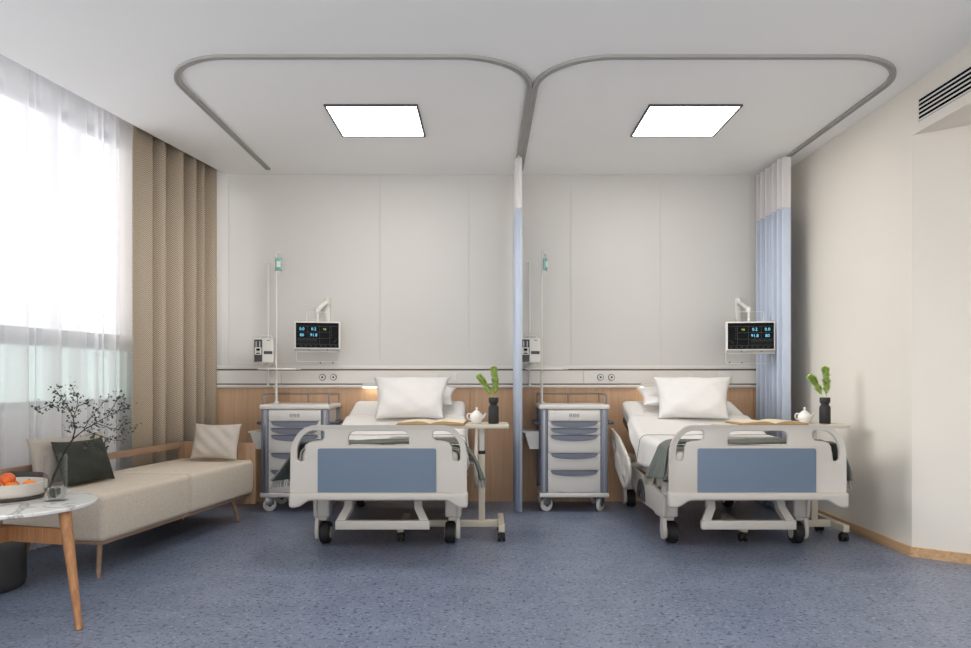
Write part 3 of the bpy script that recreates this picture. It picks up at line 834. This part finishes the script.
def make_frond(pts, seed, rmax):
    rnd = random.Random(seed)
    t = thing('foxtail_fern', '', 'plant', BL+Vector((.68, .62, TZ)), 0, 'green fern fronds in the black vases')
    pts = [Vector(p) for p in pts]
    def P(u):
        n = len(pts)-1; i = min(int(u*n), n-1); f = u*n-i; return pts[i].lerp(pts[i+1], f)
    b = MB(); b.tube([P(k/12) for k in range(13)], .0028, n=6, r_end=.0012); b.build('stem', M['fern'], t)
    bm = bmesh.new()
    for k in range(430):
        u = .30+.70*rnd.random()**.85; c = P(u); d = (P(min(1, u+.03))-P(u-.03)).normalized()
        a = rnd.uniform(0, 2*PI); s1 = d.cross(Vector((0, 1, .2))).normalized(); s2 = d.cross(s1)
        rad = (s1*math.cos(a)+s2*math.sin(a)); q = (u-.30)/.70
        R_ = rmax*min(1, (q*6+.25))*min(1, (1-q)*3.2+.35)
        dirv = (rad+d*rnd.uniform(.2, .8)).normalized(); L_ = R_*rnd.uniform(.75, 1.1); w = .0062
        side = dirv.cross(d).normalized()*w; bend = d*L_*.15
        v = [bm.verts.new(c+dirv*L_*.15), bm.verts.new(c+dirv*L_*.6+side+bend*.5), bm.verts.new(c+dirv*L_+bend), bm.verts.new(c+dirv*L_*.6-side+bend*.5)]
        bm.faces.new(v)
    b = MB(); b.merge(bm); b.build('needles', M['fern'], t, smooth=False)
    return t
fA = make_frond([(.004, 0, .125), (.008, 0, .17), (.012, .004, .22), (.012, .0, .28), (.004, -.004, .345), (-.001, -.004, .378)], 1, .036)
fB = make_frond([(-.004, 0, .125), (-.012, 0, .172), (-.03, .006, .215), (-.055, .004, .26), (-.085, -.004, .30), (-.104, -.004, .322)], 2, .033)
for f_, a_ in ((fA, 'upright green fern frond'), (fB, 'left-leaning green fern frond')):
    f_['label'] = a_+' in the black vase on the left overbed table'
    dup(f_, BR+Vector((.68, .62, TZ)), a_+' in the black vase on the right overbed table')

# ------------------------------------------------------------------ medical carts
def make_cart():
    t = thing('medical_cart', '', 'cart', (-1.505, 5.68, 0), 0, 'drawer carts beside the beds')
    D = .45
    b = MB(); b.box(-.245, .245, .02, D-.02, .153, .812); b.build('body', M['plastic2'], t, smooth=False)
    b = MB(); b.box(-.278, .278, -.008, D+.005, .812, .850, .010, 3); b.build('top', M['plastic2'], t)
    b = MB(); b.box(-.275, .275, -.006, D, .117, .153, .010, 3); b.build('base', M['plastic2'], t)
    for x in (-.238, .238):
        for y in (.025, D-.025):
            b = MB(); b.plate(rrect(x-.029, x+.029, y-.027, y+.027, .016), [], .658, .001, Matrix.Translation((0, 0, .4825)))
            yy = -.003 if y < .1 else D+.003
            c_ = b.build('corner_column', M['greyblue'], t)
            b = MB(); b.box(x-.007, x+.007, yy-.002, yy+.002, .156, .81, .0015, 1); b.build('column_ridge', M['steel'], c_)
    b = MB(); b.box(-.207, .207, -.002, .02, .722, .806, .004); lp = b.build('lock_panel', M['plastic2'], t)
    b = MB()
    for k, x in enumerate((-.028, 0, .028)):
        b.plate(rrect(x-.011, x+.011, .752, .778, .006), [rrect(x-.006, x+.006, .757, .763, .002), rrect(x-.006, x+.006, .767, .773, .002)], .0016, .0003, XZ(-.003))
    b.build('printed_mark', M['label'], lp)
    edges = [.719, .664, .611, .469, .334, .156]
    for hi, lo in zip(edges, edges[1:]):
        b = MB(); b.box(-.207, .207, .0, .02, lo+.0015, hi-.0015, .003); d = b.build('drawer', M['plastic2'], t)
        zt = hi-.006; hh = .042
        prof = [(-.19, zt), (.19, zt), (.18, zt-.012)]+[(.18*math.cos(R(a)), zt-.012-(hh-.012)*math.sin(R(a))) for a in range(15, 180, 15)]+[(-.18, zt-.012)]
        b = MB(); b.plate(prof, [], .016, .003, XZ(-.005)); b.build('drawer_pull', M['greyblue'], d)
        b = MB(); b.box(-.18, .18, -.016, -.001, zt+.0005, zt+.004, .001, 1); b.build('pull_slot', M['darkblue'], d)
    # gallery rail
    b = MB(); x = .262; y0, y1 = .05, D-.02
    b.tube([(-x, y0, .85), (-x, y0, .915), (-x, y0+.015, .928), (-x, y1-.015, .928), (-x+.015, y1, .928), (x-.015, y1, .928), (x, y1-.015, .928), (x, y0+.015, .928), (x, y0, .915), (x, y0, .85)], .008, n=10)
    for q in ((-x, y1), (0, y1), (x, y1)): b.cyl((q[0], q[1], .85), (q[0], q[1], .925), .0055, n=10)
    b.build('gallery_rail', M['railgrey'], t)
    # push handles
    for s in (-1, 1):
        b = MB(); b.tube([(s*.255, .06, .70), (s*.30, .06, .70), (s*.315, .08, .70), (s*.315, .30, .70), (s*.30, .32, .70), (s*.255, .32, .70)], .012, n=10)
        b.build('push_handle', M['darkblue'], t)
    # side bin
    b = MB(); bm = bmesh.new()
    def ring(z, k, i): return [bm.verts.new(p) for p in ((-.27-(.0 if i == 0 else .004), .10+i*.004, z), (-.27-k+i*.004, .10+i*.004, z), (-.27-k+i*.004, .34-i*.004, z), (-.27-(.0 if i == 0 else .004), .34-i*.004, z))]
    a0, a1, a2, a3 = ring(.49, .075, 0), ring(.625, .115, 0), ring(.625, .115, 1), ring(.495, .075, 1)
    for A, Bq in ((a0, a1), (a1, a2), (a2, a3)):
        for k in range(4): bm.faces.new((A[k], A[(k+1) % 4], Bq[(k+1) % 4], Bq[k]))
    bm.faces.new(a0[::-1]); bm.faces.new(a3); bmesh.ops.recalc_face_normals(bm, faces=bm.faces[:]); b.merge(bm)
    b.box(-.40, -.27, .092, .348, .619, .632, .003)
    b.build('side_bin', M['white_metal'], t, smooth=False)
    # pole with swing tray
    b = MB(); b.cyl((-.2325, .30, .85), (-.2325, .30, 1.135), .0105, n=14); b.cyl((-.2325, .30, 1.135), (-.2325, .30, 2.10), .0065, n=12)
    b.tube([(-.2325, .30, 2.10), (-.225, .295, 2.115), (-.212, .285, 2.112), (-.206, .28, 2.098), (-.206, .28, 2.088)], .004, n=8)
    b.cyl((-.2325, .30, .85), (-.2325, .30, .866), .02, n=18)
    b.build('drip_pole', M['white_metal'], t)
    b = MB(); b.plate([(p[0]-.215, p[1]+.26) for p in arc(0, 0, .155, .11, 0, 350, 36)], [], .014, .004, Matrix.Translation((0, 0, 1.135)))
    b.box(-.07, -.02, .24, .27, 1.130, 1.138, .002); b.build('tray', M['white_metal'], t)
    # casters
    for x in (-.215, .215):
        for y in (.058, D-.06):
            ang = R(55) if x > 0 else R(25)
            Mw = Matrix.Translation((x, y, .052)) @ Matrix.Rotation(ang, 4, 'Z')
            b = MB(); bm = bmesh.new(); bmesh.ops.create_cone(bm, cap_ends=True, segments=28, radius1=.052, radius2=.052, depth=.026)
            bmesh.ops.bevel(bm, geom=[e for e in bm.edges if e.calc_face_angle(0) > 1], offset=.006, segments=2, affect='EDGES')
            b.merge(bm, Mw @ Matrix.Rotation(R(90), 4, 'X')); wh = b.build('caster_wheel', M['plastic2'], t)
            b = MB(); bm = bmesh.new(); bmesh.ops.create_cone(bm, cap_ends=True, segments=20, radius1=.016, radius2=.016, depth=.03)
            b.merge(bm, Mw @ Matrix.Rotation(R(90), 4, 'X')); b.build('wheel_hub', M['darkgrey'], wh)
            b = MB(); b.box(-.035, .03, -.024, -.015, .0, .055, .003, M=Mw); b.box(-.035, .03, .015, .024, .0, .055, .003, M=Mw); b.box(-.035, .03, -.024, .024, .053, .064, .003, M=Mw)
            b.build('caster_fork', M['steel'], wh)
    return t
ct = make_cart(); ct['label'] = 'white drawer cart with blue-grey corner posts between the sofa and the left bed'
dup(ct, (.70, 5.68, 0), 'white drawer cart with blue-grey corner posts between curtain and right bed')

# infusion pumps on wall poles, drip bags
def make_pole():
    t = thing('infusion_pole', '', 'pole', (-1.843, 6.1, 0), 0, 'white infusion poles fixed to the wall rail')
    b = MB(); b.cyl((0, 0, 1.0), (0, 0, 2.04), .0095, n=14); b.build('pole', M['white_metal'], t)
    b = MB(); b.tube([(.01, 0, 2.04), (-.028, 0, 2.044), (-.034, 0, 2.05)], .004, n=8); b.build('hook', M['white_metal'], t)
    b = MB(); b.box(-.02, .02, -.014, .054, 1.135, 1.165, .004); b.box(-.016, .016, -.014, .054, .985, 1.0, .003); b.build('clamp', M['white_metal'], t)
    return t
po = make_pole(); po['label'] = 'tall thin white infusion pole on the wall above the left cart'
dup(po, (.373, 6.1, 0), 'tall thin white infusion pole on the wall above the right cart')
def make_pump():
    t = thing('infusion_pump', '', 'medical device', (-1.8425, 6.03, 1.173), 0, 'white infusion pumps clamped to poles')
    w = .084; h = .218
    b = MB(); b.box(-w, w, -.06, .05, .012, h, .010, 3); b.build('housing', M['plastic2'], t)
    b = MB(); b.plate(rrect(-w+.010, -.008, .022, h-.012, .004), [], .006, .0015, XZ(-.061)); pn = b.build('control_panel', M['handset_dark'], t)
    y = -.0655
    def bx(x0, x1, z0, z1, m, nm, d=.0): 
        b = MB(); b.box(x0, x1, y-.001-d, y+.001, z0, z1); return b.build(nm, m, pn, smooth=False)
    bx(-.066, -.048, .150, .196, M['darkblue'], 'window'); bx(-.036, -.018, .150, .196, M['darkblue'], 'window')
    bx(-.0595, -.0545, .146, .190, M['plastic2'], 'syringe', .002); bx(-.0295, -.0245, .146, .190, M['plastic2'], 'syringe', .002)
    bx(-.068, -.014, .080, .142, M['plastic2'], 'keypad'); 
    bx(-.056, -.026, .112, .132, M['screen'], 'display', .001); bx(-.058, -.024, .086, .094, M['screen'], 'key_row', .001)
    bx(-.052, -.030, .099, .105, M['darkgrey'], 'key_row', .001)
    b = MB(); b.box(.004, w-.008, -.062, -.058, .085, .110, .001, 1); b.build('dark_stripe', M['handset_dark'], t)
    b = MB(); b.box(.03, .055, -.062, -.058, .196, .201); b.build('indicator', M['handset_dark'], t, smooth=False)
    b = MB(); b.tube([(-.045, 0, h-.002), (-.04, 0, h+.018), (-.03, 0, h+.022), (.04, 0, h+.022), (.05, 0, h+.018), (.055, 0, h-.002)], .005, n=8); b.build('carry_handle', M['white_metal'], t)
    b = MB(); b.cyl((-.03, 0, 0), (-.03, 0, .013), .01, n=12); b.cyl((.035, 0, .002), (.035, 0, .013), .012, n=12); b.build('foot_knob', M['white_metal'], t)
    b = MB(); b.box(-.022, .022, .05, .06, .08, .13, .003); b.build('pole_clamp', M['white_metal'], t)
    return t
pu = make_pump(); pu['label'] = 'white infusion pump with dark control panel above the left cart'
dup(pu, (.373, 6.03, 1.173), 'white infusion pump with dark control panel above the right cart')
def make_bag():
    t = thing('drip_bag', '', 'drip bag', (-1.711, 5.955, 1.94), 0, 'teal drip bags on the cart poles')
    b = pillow_mb(.062, .115, .03, 4, .10, wr=.001, n=18)
    for v in b.bm.verts: v.co.z += .06
    b.build('pouch', M['teal'], t, angle=180)
    b = MB(); b.tube([(0.012*math.sin(a), 0, .133+.016*math.cos(a)) for a in [2*PI*k/14 for k in range(14)]], .0022, n=6, closed=True); b.build('hanger', M['teal'], t)
    b = MB(); b.cyl((0, 0, -.02), (0, 0, .006), .005, n=10); b.build('port', M['plastic2'], t)
    b = MB(); b.box(-.016, .016, -.0165, -.0145, .035, .085, .0005, 1); b.build('label', M['plastic2'], t)
    return t
bg = make_bag(); bg['label'] = 'small teal drip bag hanging high on the pole of the left cart'; bg.rotation_euler = (0, 0, R(15))
dup(bg, (.494, 5.955, 1.94), 'small teal drip bag hanging high on the pole of the right cart', R(62))

# ------------------------------------------------------------------ patient monitors
def make_monitor(loc, rz, mir, label, bx_, bz_):
    t = thing('patient_monitor', label, 'monitor', loc, rz, 'patient monitors on the wall')
    w, h = .187, .128; s = -1 if mir else 1
    b = MB(); b.box(-w, w, -.03, .03, -h, h, .010, 3); hs = b.build('housing', M['plastic2'], t)
    b = MB(); b.box(-w+.004, w-.004, -.034, -.029, -h+.010, -h+.030, .002); bar = b.build('button_bar', M['label'], t)
    for x in (-.07, .08):
        b = MB(); b.cyl((x, -.0345, -h+.02), (x, -.031, -h+.02), .005, n=10); b.build('button', M['darkgrey'], bar)
    b = MB(); b.box(-w+.014, w-.014, -.0325, -.028, -h+.038, h-.012); scn = b.build('screen', M['screen'], t, smooth=False)
    def tx(body, x, z, size, m, nm):
        b = MB(); b.text(body, size, Matrix.Translation((x*s, -.0332, z)) @ Matrix.Rotation(R(90), 4, 'X')); return b.build(nm, m, scn, smooth=False)
    for body, x, z, sz, m in (('0.0', -.125, .064, .034, 'led_blue'), ('0.2', -.03, .064, .034, 'led_blue'), ('98', .058, .062, .026, 'led_green'),
                              ('80', -.125, .014, .034, 'led_blue'), ('91.8', -.03, .014, .034, 'led_blue')):
        tx(body, x, z, sz, M[m], 'readout')
    b = MB()
    def ln(x0, z0, x1, z1, q=.0006):
        x0 *= s; x1 *= s; b.box(min(x0, x1)-q, max(x0, x1)+q, -.0334, -.0326, min(z0, z1)-q, max(z0, z1)+q)
    ln(-.168, .088, .168, .088); ln(-.168, .039, .1, .039); ln(-.078, .088, -.078, -.01); ln(.018, .088, .018, -.06); ln(.1, .088, .1, -.06); ln(-.168, -.012, .1, -.012)
    ln(-.168, -.062, .168, -.062)
    for k in range(8): ln(-.14+k*.04, -.075, -.125+k*.04, -.075, .0015)
    for k in range(5): ln(.108, .075-k*.02, .116, .075-k*.02, .0012)
    for k in range(3): ln(-.16+k*.002, -.03-k*.012, .0, -.03-k*.012, .0004)
    b.build('grid_lines', M['led_grey'], scn, smooth=False)
    b = MB(); pts = [(-.16*s+s*.0042*k, -.0332, -.025+.014*math.exp(-((k % 9)-4)**2/.8)) for k in range(38)]
    b.tube(pts, .0009, n=5); b.build('trace', M['led_grey'], scn)
    b = MB(); pts = [(.13*s, -.0332, -.035), (.136*s, -.0332, -.045), (.152*s, -.0332, -.02), (.16*s, -.0332, -.018)]; b.tube(pts, .0012, n=5); b.build('trace', M['led_grey'], scn)
    # arm to the wall
    cr, sr = math.cos(-rz), math.sin(-rz)
    def loc_(x, y, z): # world offset -> local
        return (x*cr-y*sr, x*sr+y*cr, z)
    dy = 6.2-loc[1]
    b = MB(); b.cyl((0, .05, .0), (0, .05, h+.10), .010, n=14); b.box(-.03, .03, .028, .062, -.05, .05, .004); b.build('post', M['white_metal'], t)
    q0 = Vector((0, .05, h+.10)); q1 = Vector(loc_(bx_, dy-.035, bz_-loc[2]-.035))
    b = MB(); b.tube([q0, q0.lerp(q1, .5)+Vector((0, 0, .0)), q1], .019, n=4); b.cyl(q0-Vector((0, 0, .02)), q0+Vector((0, 0, .02)), .022, n=18); b.cyl(q1-Vector((0, 0, .03)), q1+Vector((0, 0, .03)), .022, n=18); b.build('arm', M['white_metal'], t)
    b = MB(); c0 = Vector(loc_(bx_, dy-.012, 0)); Mx = Matrix.Translation(c0) @ Matrix.Rotation(-rz, 4, 'Z')
    b.box(-.022, .022, -.011, .011, -.02, bz_-loc[2], .005, M=Mx); b.build('wall_bracket', M['white_metal'], t)
    for z0, z1, x0, x1 in ((h-.03, h+.085, -.09, .115), (-h-.075, -h+.04, -.175, .175)):
        b = MB(); b.tube([(x0, .055, z0), (x0, .055, z1-.01), (x0+.01, .055, z1), (x1-.01, .055, z1), (x1, .055, z1-.01), (x1, .055, z0)] if z1 > 0 else
               [(x0, .055, z1), (x0, .055, z0+.01), (x0+.01, .055, z0), (x1-.01, .055, z0), (x1, .055, z0+.01), (x1, .055, z1)], .003, n=8)
        b.build('wire_bracket', M['white_metal'], t)
    return t
make_monitor((-1.40, 6.0, 1.401), R(12), False, 'dark-screened patient monitor on the wall between left cart and left pillows', .045, 1.748)
make_monitor((2.094, 5.70, 1.378), R(-10), True, 'dark-screened patient monitor on the wall in front of the right-hand blue curtain', .075, 1.748)

# ------------------------------------------------------------------ sofa
SA = Vector((-1.991, 3.75, 0)); SL = 1.632; SD = .615
srz = math.atan2(U.y, U.x)  # local x along the sofa, local y to the back
so = thing('sofa', 'low beige two-seat sofa bench with wooden back rail along the window', 'sofa', SA, srz)
b = MB(); b.box(.03, SL-.004, .03, SD-.03, .182, .205, .004); b.build('base_frame', M['wood_sofa'], so)
for k in range(2):
    x0 = k*SL/2; x1 = (k+1)*SL/2-.003
    b = MB(); b.box(x0, x1, 0, SD, .203, .452, .030, 4)
    bm = b.bm
    for v in bm.verts:
        if v.co.z > .44:
            u = (v.co.x-x0)/(x1-x0); w_ = v.co.y/SD; v.co.z += .0
    b.build('seat_cushion', M['sofa'], so, angle=60)
    b = MB(); zt = .448
    loop = [(x0+.012, .004), (x1-.012, .004)]
    b.tube([(x1-.004, .012, .24), (x1-.004, .006, .42), (x1-.004, .024, .447), (x1-.004, SD-.03, .450)], .004, n=6); b.build('seat_piping', M['sofa'], so)
b = MB(); b.box(SL, SL+.026, -.005, SD, .12, .578, .004); b.build('end_panel', M['wood_panel'], so)
b = MB(); b.box(-.02, SL-.001, SD-.026, SD-.001, .530, .575, .005)
b.build('back_rail', M['wood_sofa'], so)
for x in (.03, SL*.5, ):
    b = MB(); b.box(x-.018, x+.018, SD-.001, SD+.011, .20, .56, .003); b.build('rail_post', M['wood_sofa'], so)
for x, y, dx, dy in ((.09, .09, -.03, -.015), (SL-.16, .09, .085, -.01), (.09, SD-.09, -.03, .015), (SL-.16, SD-.09, .085, .01)):
    b = MB(); b.cyl((x+dx, y+dy, .0), (x, y, .183), .011, .016, n=16); b.build('leg', M['wood_sofa'], so)
# cushions on the sofa
def sofa_pt(u, v, z): return SA+U*u+V*v+Vector((0, 0, z))
def lean(o_name, mb, m, loc, axis_dir, tilt, label, cat='cushion', spin=0, group='loose cushions on the sofa'):
    rz = math.atan2(axis_dir.y, axis_dir.x)
    o = mb.build(o_name, m, angle=180)
    o.matrix_world = Matrix.Translation(loc) @ Matrix.Rotation(rz, 4, 'Z') @ Matrix.Rotation(tilt, 4, 'X') @ Matrix.Rotation(spin, 4, 'Y')
    return tag(o, label, cat, group)
lean('cushion', pillow_mb(.60, .275, .11, 11, .09), M['cush_taupe'], sofa_pt(.37, .50, .595), U, R(-8), 'large beige cushion behind the dark green one at the near end of the sofa')
lean('cushion', pillow_mb(.41, .265, .10, 12, .07), M['cush_green'], sofa_pt(.345, .385, .582), U, R(-20), 'dark green velvet cushion leaning at the near end of the sofa', spin=R(1))
lean('cushion', pillow_mb(.37, .27, .11, 13, .07), M['cush_beige'], sofa_pt(SL-.115, .24, .594), -V, R(-16), 'small beige cushion leaning on the wooden panel at the far sofa end')
b = MB(); b.lathe([(0, -.11), (.04, -.11), (.05, -.104), (.054, -.09), (.054, .09), (.05, .104), (.04, .11), (0, .11)], n=32)  # dark cylinder built for an unidentified dark patch
o = b.build('cushion', M['roll_grey'], angle=180); o.matrix_world = Matrix.Translation(sofa_pt(.02, .48, .507)) @ V.to_track_quat('Z', 'Y').to_matrix().to_4x4()
tag(o, 'charcoal cylinder at the near back corner of the sofa behind the fruit bowl', 'cushion', 'loose cushions on the sofa')

# ------------------------------------------------------------------ pouf, coffee table and what stands on it
b = MB(); b.lathe([(0, 0), (.160, 0), (.183, .012), (.19, .04), (.19, .2), (.183, .235), (.155, .252), (.1, .258), (0, .259)], n=48)
o = b.build('pouf', M['pouf'], angle=50); o.location = (-2.53, 3.62, 0)
tag(o, 'low round charcoal pouf on the floor behind the coffee table', 'pouf')

TC = Vector((-2.13, 3.24, 0)); TH = .50
tt = thing('coffee_table', 'round white marble coffee table on splayed oak legs in the left foreground', 'coffee table', TC)
b = MB(); b.lathe([(0, TH-.02), (.332, TH-.02), (.338, TH-.016), (.34, TH-.006), (.337, TH), (0, TH)], n=96); b.build('top', M['marble'], tt, angle=35)
legs = [(-15, -26), (162, 162), (240, 240)]
for a0, a1 in legs:
    p1 = Vector((.29*math.cos(R(a0)), .29*math.sin(R(a0)), TH-.021)); p0 = Vector((.464*math.cos(R(a1)), .464*math.sin(R(a1)), 0))
    b = MB(); b.cyl(p0, p1, .0135, .026, n=20); b.build('leg', M['wood_leg'], tt)
b = MB()
for a0, a1 in legs:
    d = Vector((math.cos(R(a0)), math.sin(R(a0)), 0)); a_ = math.atan2(d.y, d.x)
    b.box(0, .31, -.012, .012, .33, .40, .003, M=Matrix.Rotation(a_, 4, 'Z'))
b.build('cross_rail', M['wood_leg'], tt)

bc_ = Vector((-2.235, 3.36, TH))
bo = thing('fruit_bowl', 'shallow grey-white bowl with dark base on the coffee table', 'bowl', bc_)
b = MB(); b.lathe([(.146, .016), (.158, .022), (.163, .04), (.164, .076), (.159, .078), (.156, .074), (.154, .04), (.145, .026), (0, .022), ], n=64); b.build('basin', M['bowl'], bo, angle=50)
b = MB(); b.lathe([(0, 0), (.146, 0), (.154, .006), (.157, .0175), (.146, .0158), (0, .0155)], n=64); b.build('base', M['bowlbase'], bo, angle=50)
fr = [(.068, -.070, 'orange', 'front orange in the bowl, nearest the glass vase', .032), (-.004, -.085, 'orange2', 'reddish orange at the left front of the bowl', .031),
      (.100, .010, 'orange', 'orange at the right edge of the bowl by the glass vase', .032), (.028, -.008, 'orange2', 'reddish orange in the middle of the bowl', .033), (-.048, -.02, 'orange', 'orange at the back left of the bowl', .032)]
zs = .0235
for k, (x, y, m, lab, r) in enumerate(fr):
    t = thing('orange', lab, 'fruit', bc_+Vector((x, y, zs)), k*1.1, 'fruit in the bowl')
    b = MB(); b.lathe([(r*math.sin(PI*i/16)*1.03, r-r*math.cos(PI*i/16)*(.95 if 0 < i < 16 else .88)) for i in range(17)], n=28); b.build('peel', M[m], t, angle=180)
    b = MB(); b.cyl((0, 0, 2*r*.94), (.002, 0, 2*r*.94+.006), .002, n=8); b.build('stem', M['leaf'], t)
tp_ = (.03, -.05, 'orange2', 'reddish orange on top of the fruit heap', .034)
t = thing('orange', tp_[3], 'fruit', bc_+Vector((.040, -.052, .066)), 0, 'fruit in the bowl'); r = .031
b = MB(); b.lathe([(r*math.sin(PI*i/16)*1.03, r-r*math.cos(PI*i/16)*(.95 if 0 < i < 16 else .88)) for i in range(17)], n=28); b.build('peel', M['orange2'], t, angle=180)
b = MB(); b.cyl((0, 0, 2*r*.94), (.002, 0, 2*r*.94+.006), .002, n=8); b.build('stem', M['leaf'], t)

gv = thing('glass_vase', 'clear glass cylinder vase with a leafy branch on the coffee table', 'vase', (-1.971, 3.30, TH))
b = MB(); b.lathe([(0, 0), (.045, 0), (.048, .003), (.048, .21), (.0445, .21), (.0445, .022), (.040, .014), (0, .012)], n=48); b.build('glass', M['glass'], gv, angle=50)
b = MB(); b.lathe([(0, .016), (.038, .0165), (.0435, .024), (.0435, .062), (0, .062)], n=48); b.build('water', M['water'], gv, angle=50)

br = thing('leafy_branch', 'dark sparse leafy branch standing in the glass vase', 'plant', (-1.971, 3.30, TH))
org = Vector((-1.971, 3.30, TH)); rb = random.Random(21)
def bp(px, py, dy=0): return at(px, py, 3.30+dy)-org
main = [bp(47.5, 492.5), bp(54, 476, .0), bp(61, 459, .01), bp(67, 448, .01), bp(73, 439, .01)]
brs = [main, [main[-1], bp(75, 428, 0), bp(73, 417, -.02), bp(69, 408, -.03), bp(63, 400, -.05), bp(58, 394, -.06)],
       [bp(73, 417, -.02), bp(78, 406, -.02), bp(77, 396, 0), bp(73, 389, .02), bp(70, 384, .03)],
       [bp(69, 408, -.03), bp(60, 408, -.06), bp(50, 405, -.09), bp(42, 408, -.11), bp(37, 411, -.12)],
       [bp(63, 400, -.05), bp(57, 392, -.02), bp(54, 388, 0)],
       [main[-1], bp(84, 430, .02), bp(96, 423, .04), bp(107, 417, .06), bp(118, 411, .09), bp(127, 409, .10)],
       [bp(84, 430, .02), bp(88, 421, .05), bp(96, 411, .08), bp(104, 402, .1), bp(112, 395, .11)],
       [bp(96, 423, .04), bp(107, 427, .02), bp(118, 430, .0), bp(130, 430, -.02), bp(138, 424, -.03)],
       [bp(84, 430, .02), bp(95, 434, -.02), bp(106, 438, -.05), bp(117, 441, -.07), bp(124, 440, -.08)],
       [bp(107, 417, .06), bp(114, 405, .05), bp(119, 397, .03), bp(123, 396, .02)], [bp(118, 411, .09), bp(124, 403, .08), bp(131, 406, .07)],
       [bp(118, 430, 0), bp(124, 422, .02), bp(130, 418, .03)], [bp(75, 428, 0), bp(71, 424, .03), bp(69, 430, .05)], [bp(78, 406, -.02), bp(88, 402, -.04), bp(93, 399, -.05)],
       [bp(95, 434, -.02), bp(92, 443, -.05), bp(86, 446, -.07)], [bp(106, 438, -.05), bp(104, 446, -.03), bp(100, 450, -.02)]]
b = MB()
for i, q in enumerate(brs):
    P_ = []
    for a, c in zip(q, q[1:]):
        for k in range(3): P_.append(a.lerp(c, k/3)+Vector((rb.uniform(-1, 1), rb.uniform(-1, 1), rb.uniform(-1, 1)))*.0012)
    P_.append(q[-1]); b.tube(P_, .0055 if i == 0 else (.0032 if i in (1, 5) else .0019), n=6, r_end=.0036 if i == 0 else .0009)
b.build('twigs', M['twig'], br)
bm = bmesh.new()
for i, q in enumerate(brs):
    if i == 0: continue
    for a, c in zip(q, q[1:]):
        if i in (1, 5) and a is q[0]: continue
        for k in range(13):
            p = a.lerp(c, rb.random())+Vector((rb.gauss(0, .012), rb.gauss(0, .014), rb.gauss(0, .012)))
            d = Vector((rb.uniform(-1, 1), rb.uniform(-1, 1), rb.uniform(-.6, 1))).normalized(); n_ = d.cross(Vector((rb.uniform(-1, 1), rb.uniform(-1, 1), rb.uniform(-1, 1)))).normalized()
            L_ = rb.uniform(.010, .019); W_ = L_*.33
            v = [bm.verts.new(p), bm.verts.new(p+d*L_*.5+n_*W_), bm.verts.new(p+d*L_), bm.verts.new(p+d*L_*.5-n_*W_)]; bm.faces.new(v)
b = MB(); b.merge(bm); b.build('leaves', M['leaf'], br, smooth=False)

# ------------------------------------------------------------------ light and camera
w = bpy.data.worlds.new('sky'); sc.world = w; w.use_nodes = True; nt = w.node_tree; nt.nodes.clear()
out = N(nt, 'ShaderNodeOutputWorld'); bg_ = N(nt, 'ShaderNodeBackground'); bg_.inputs[1].default_value = 1.0
tcw = N(nt, 'ShaderNodeTexCoord'); spw = N(nt, 'ShaderNodeSeparateXYZ'); nt.links.new(tcw.outputs['Generated'], spw.inputs[0])
rw = N(nt, 'ShaderNodeValToRGB'); mpw = N(nt, 'ShaderNodeMapRange'); mpw.inputs[1].default_value = -1; mpw.inputs[2].default_value = 1
nt.links.new(spw.outputs[2], mpw.inputs[0]); nt.links.new(mpw.outputs[0], rw.inputs[0])
rw.color_ramp.elements[0].position = .44; rw.color_ramp.elements[0].color = (1.9, 1.86, 1.8, 1)   # brighter than the sky below the horizon, added to light the ceiling
rw.color_ramp.elements[1].position = .56; rw.color_ramp.elements[1].color = (1.0, .995, .985, 1)
nt.links.new(rw.outputs[0], bg_.inputs[0])
nt.links.new(bg_.outputs[0], out.inputs[0])
def area(name, loc, direction, sx, sy, power, col, portal=False):
    l = bpy.data.lights.new(name, 'AREA'); l.shape = 'RECTANGLE'; l.size = sx; l.size_y = sy; l.energy = power; l.color = col
    o = bpy.data.objects.new(name, l); C.objects.link(o); o.location = loc
    o.rotation_euler = Vector(direction).to_track_quat('-Z', 'Y').to_euler()
    if portal: l.cycles.is_portal = True
    return o
area('window_portal', wp(3.26, .44, (SILL+HEAD)/2), -V, 6.3, HEAD-SILL, 1, (1, 1, 1), True)
area('room_opening_portal', (.2, YN, 1.4), (0, 1, 0), 7, 2.7, 1, (1, 1, 1), True)  # front wall left out here so world light fills the room
sun = bpy.data.lights.new('sun', 'SUN'); sun.energy = 3.0; sun.angle = R(20); sun.color = (1, .965, .92)
so_ = bpy.data.objects.new('sun', sun); C.objects.link(so_)
so_.rotation_euler = Vector((.95, .20, -.23)).to_track_quat('-Z', 'Y').to_euler()

cam = bpy.data.cameras.new('camera'); co = bpy.data.objects.new('camera', cam); C.objects.link(co)
co.location = (0, 0, CZ); co.rotation_euler = (R(90), 0, 0)
cam.sensor_width = 36; cam.lens = 36*F/971; cam.shift_y = (HY-324)/971; cam.clip_start = .05
sc.camera = co
sc.view_settings.view_transform = 'Standard'; sc.view_settings.look = 'None'; sc.view_settings.gamma = 1
sc.view_settings.use_curve_mapping = False; sc.view_settings.exposure = 0.80
sc.cycles.use_denoising = True
sc.cycles.max_bounces = 10; sc.cycles.diffuse_bounces = 6; sc.cycles.transparent_max_bounces = 16; sc.cycles.glossy_bounces = 4
sc.cycles.sample_clamp_indirect = 8; sc.cycles.caustics_reflective = False; sc.cycles.caustics_refractive = False
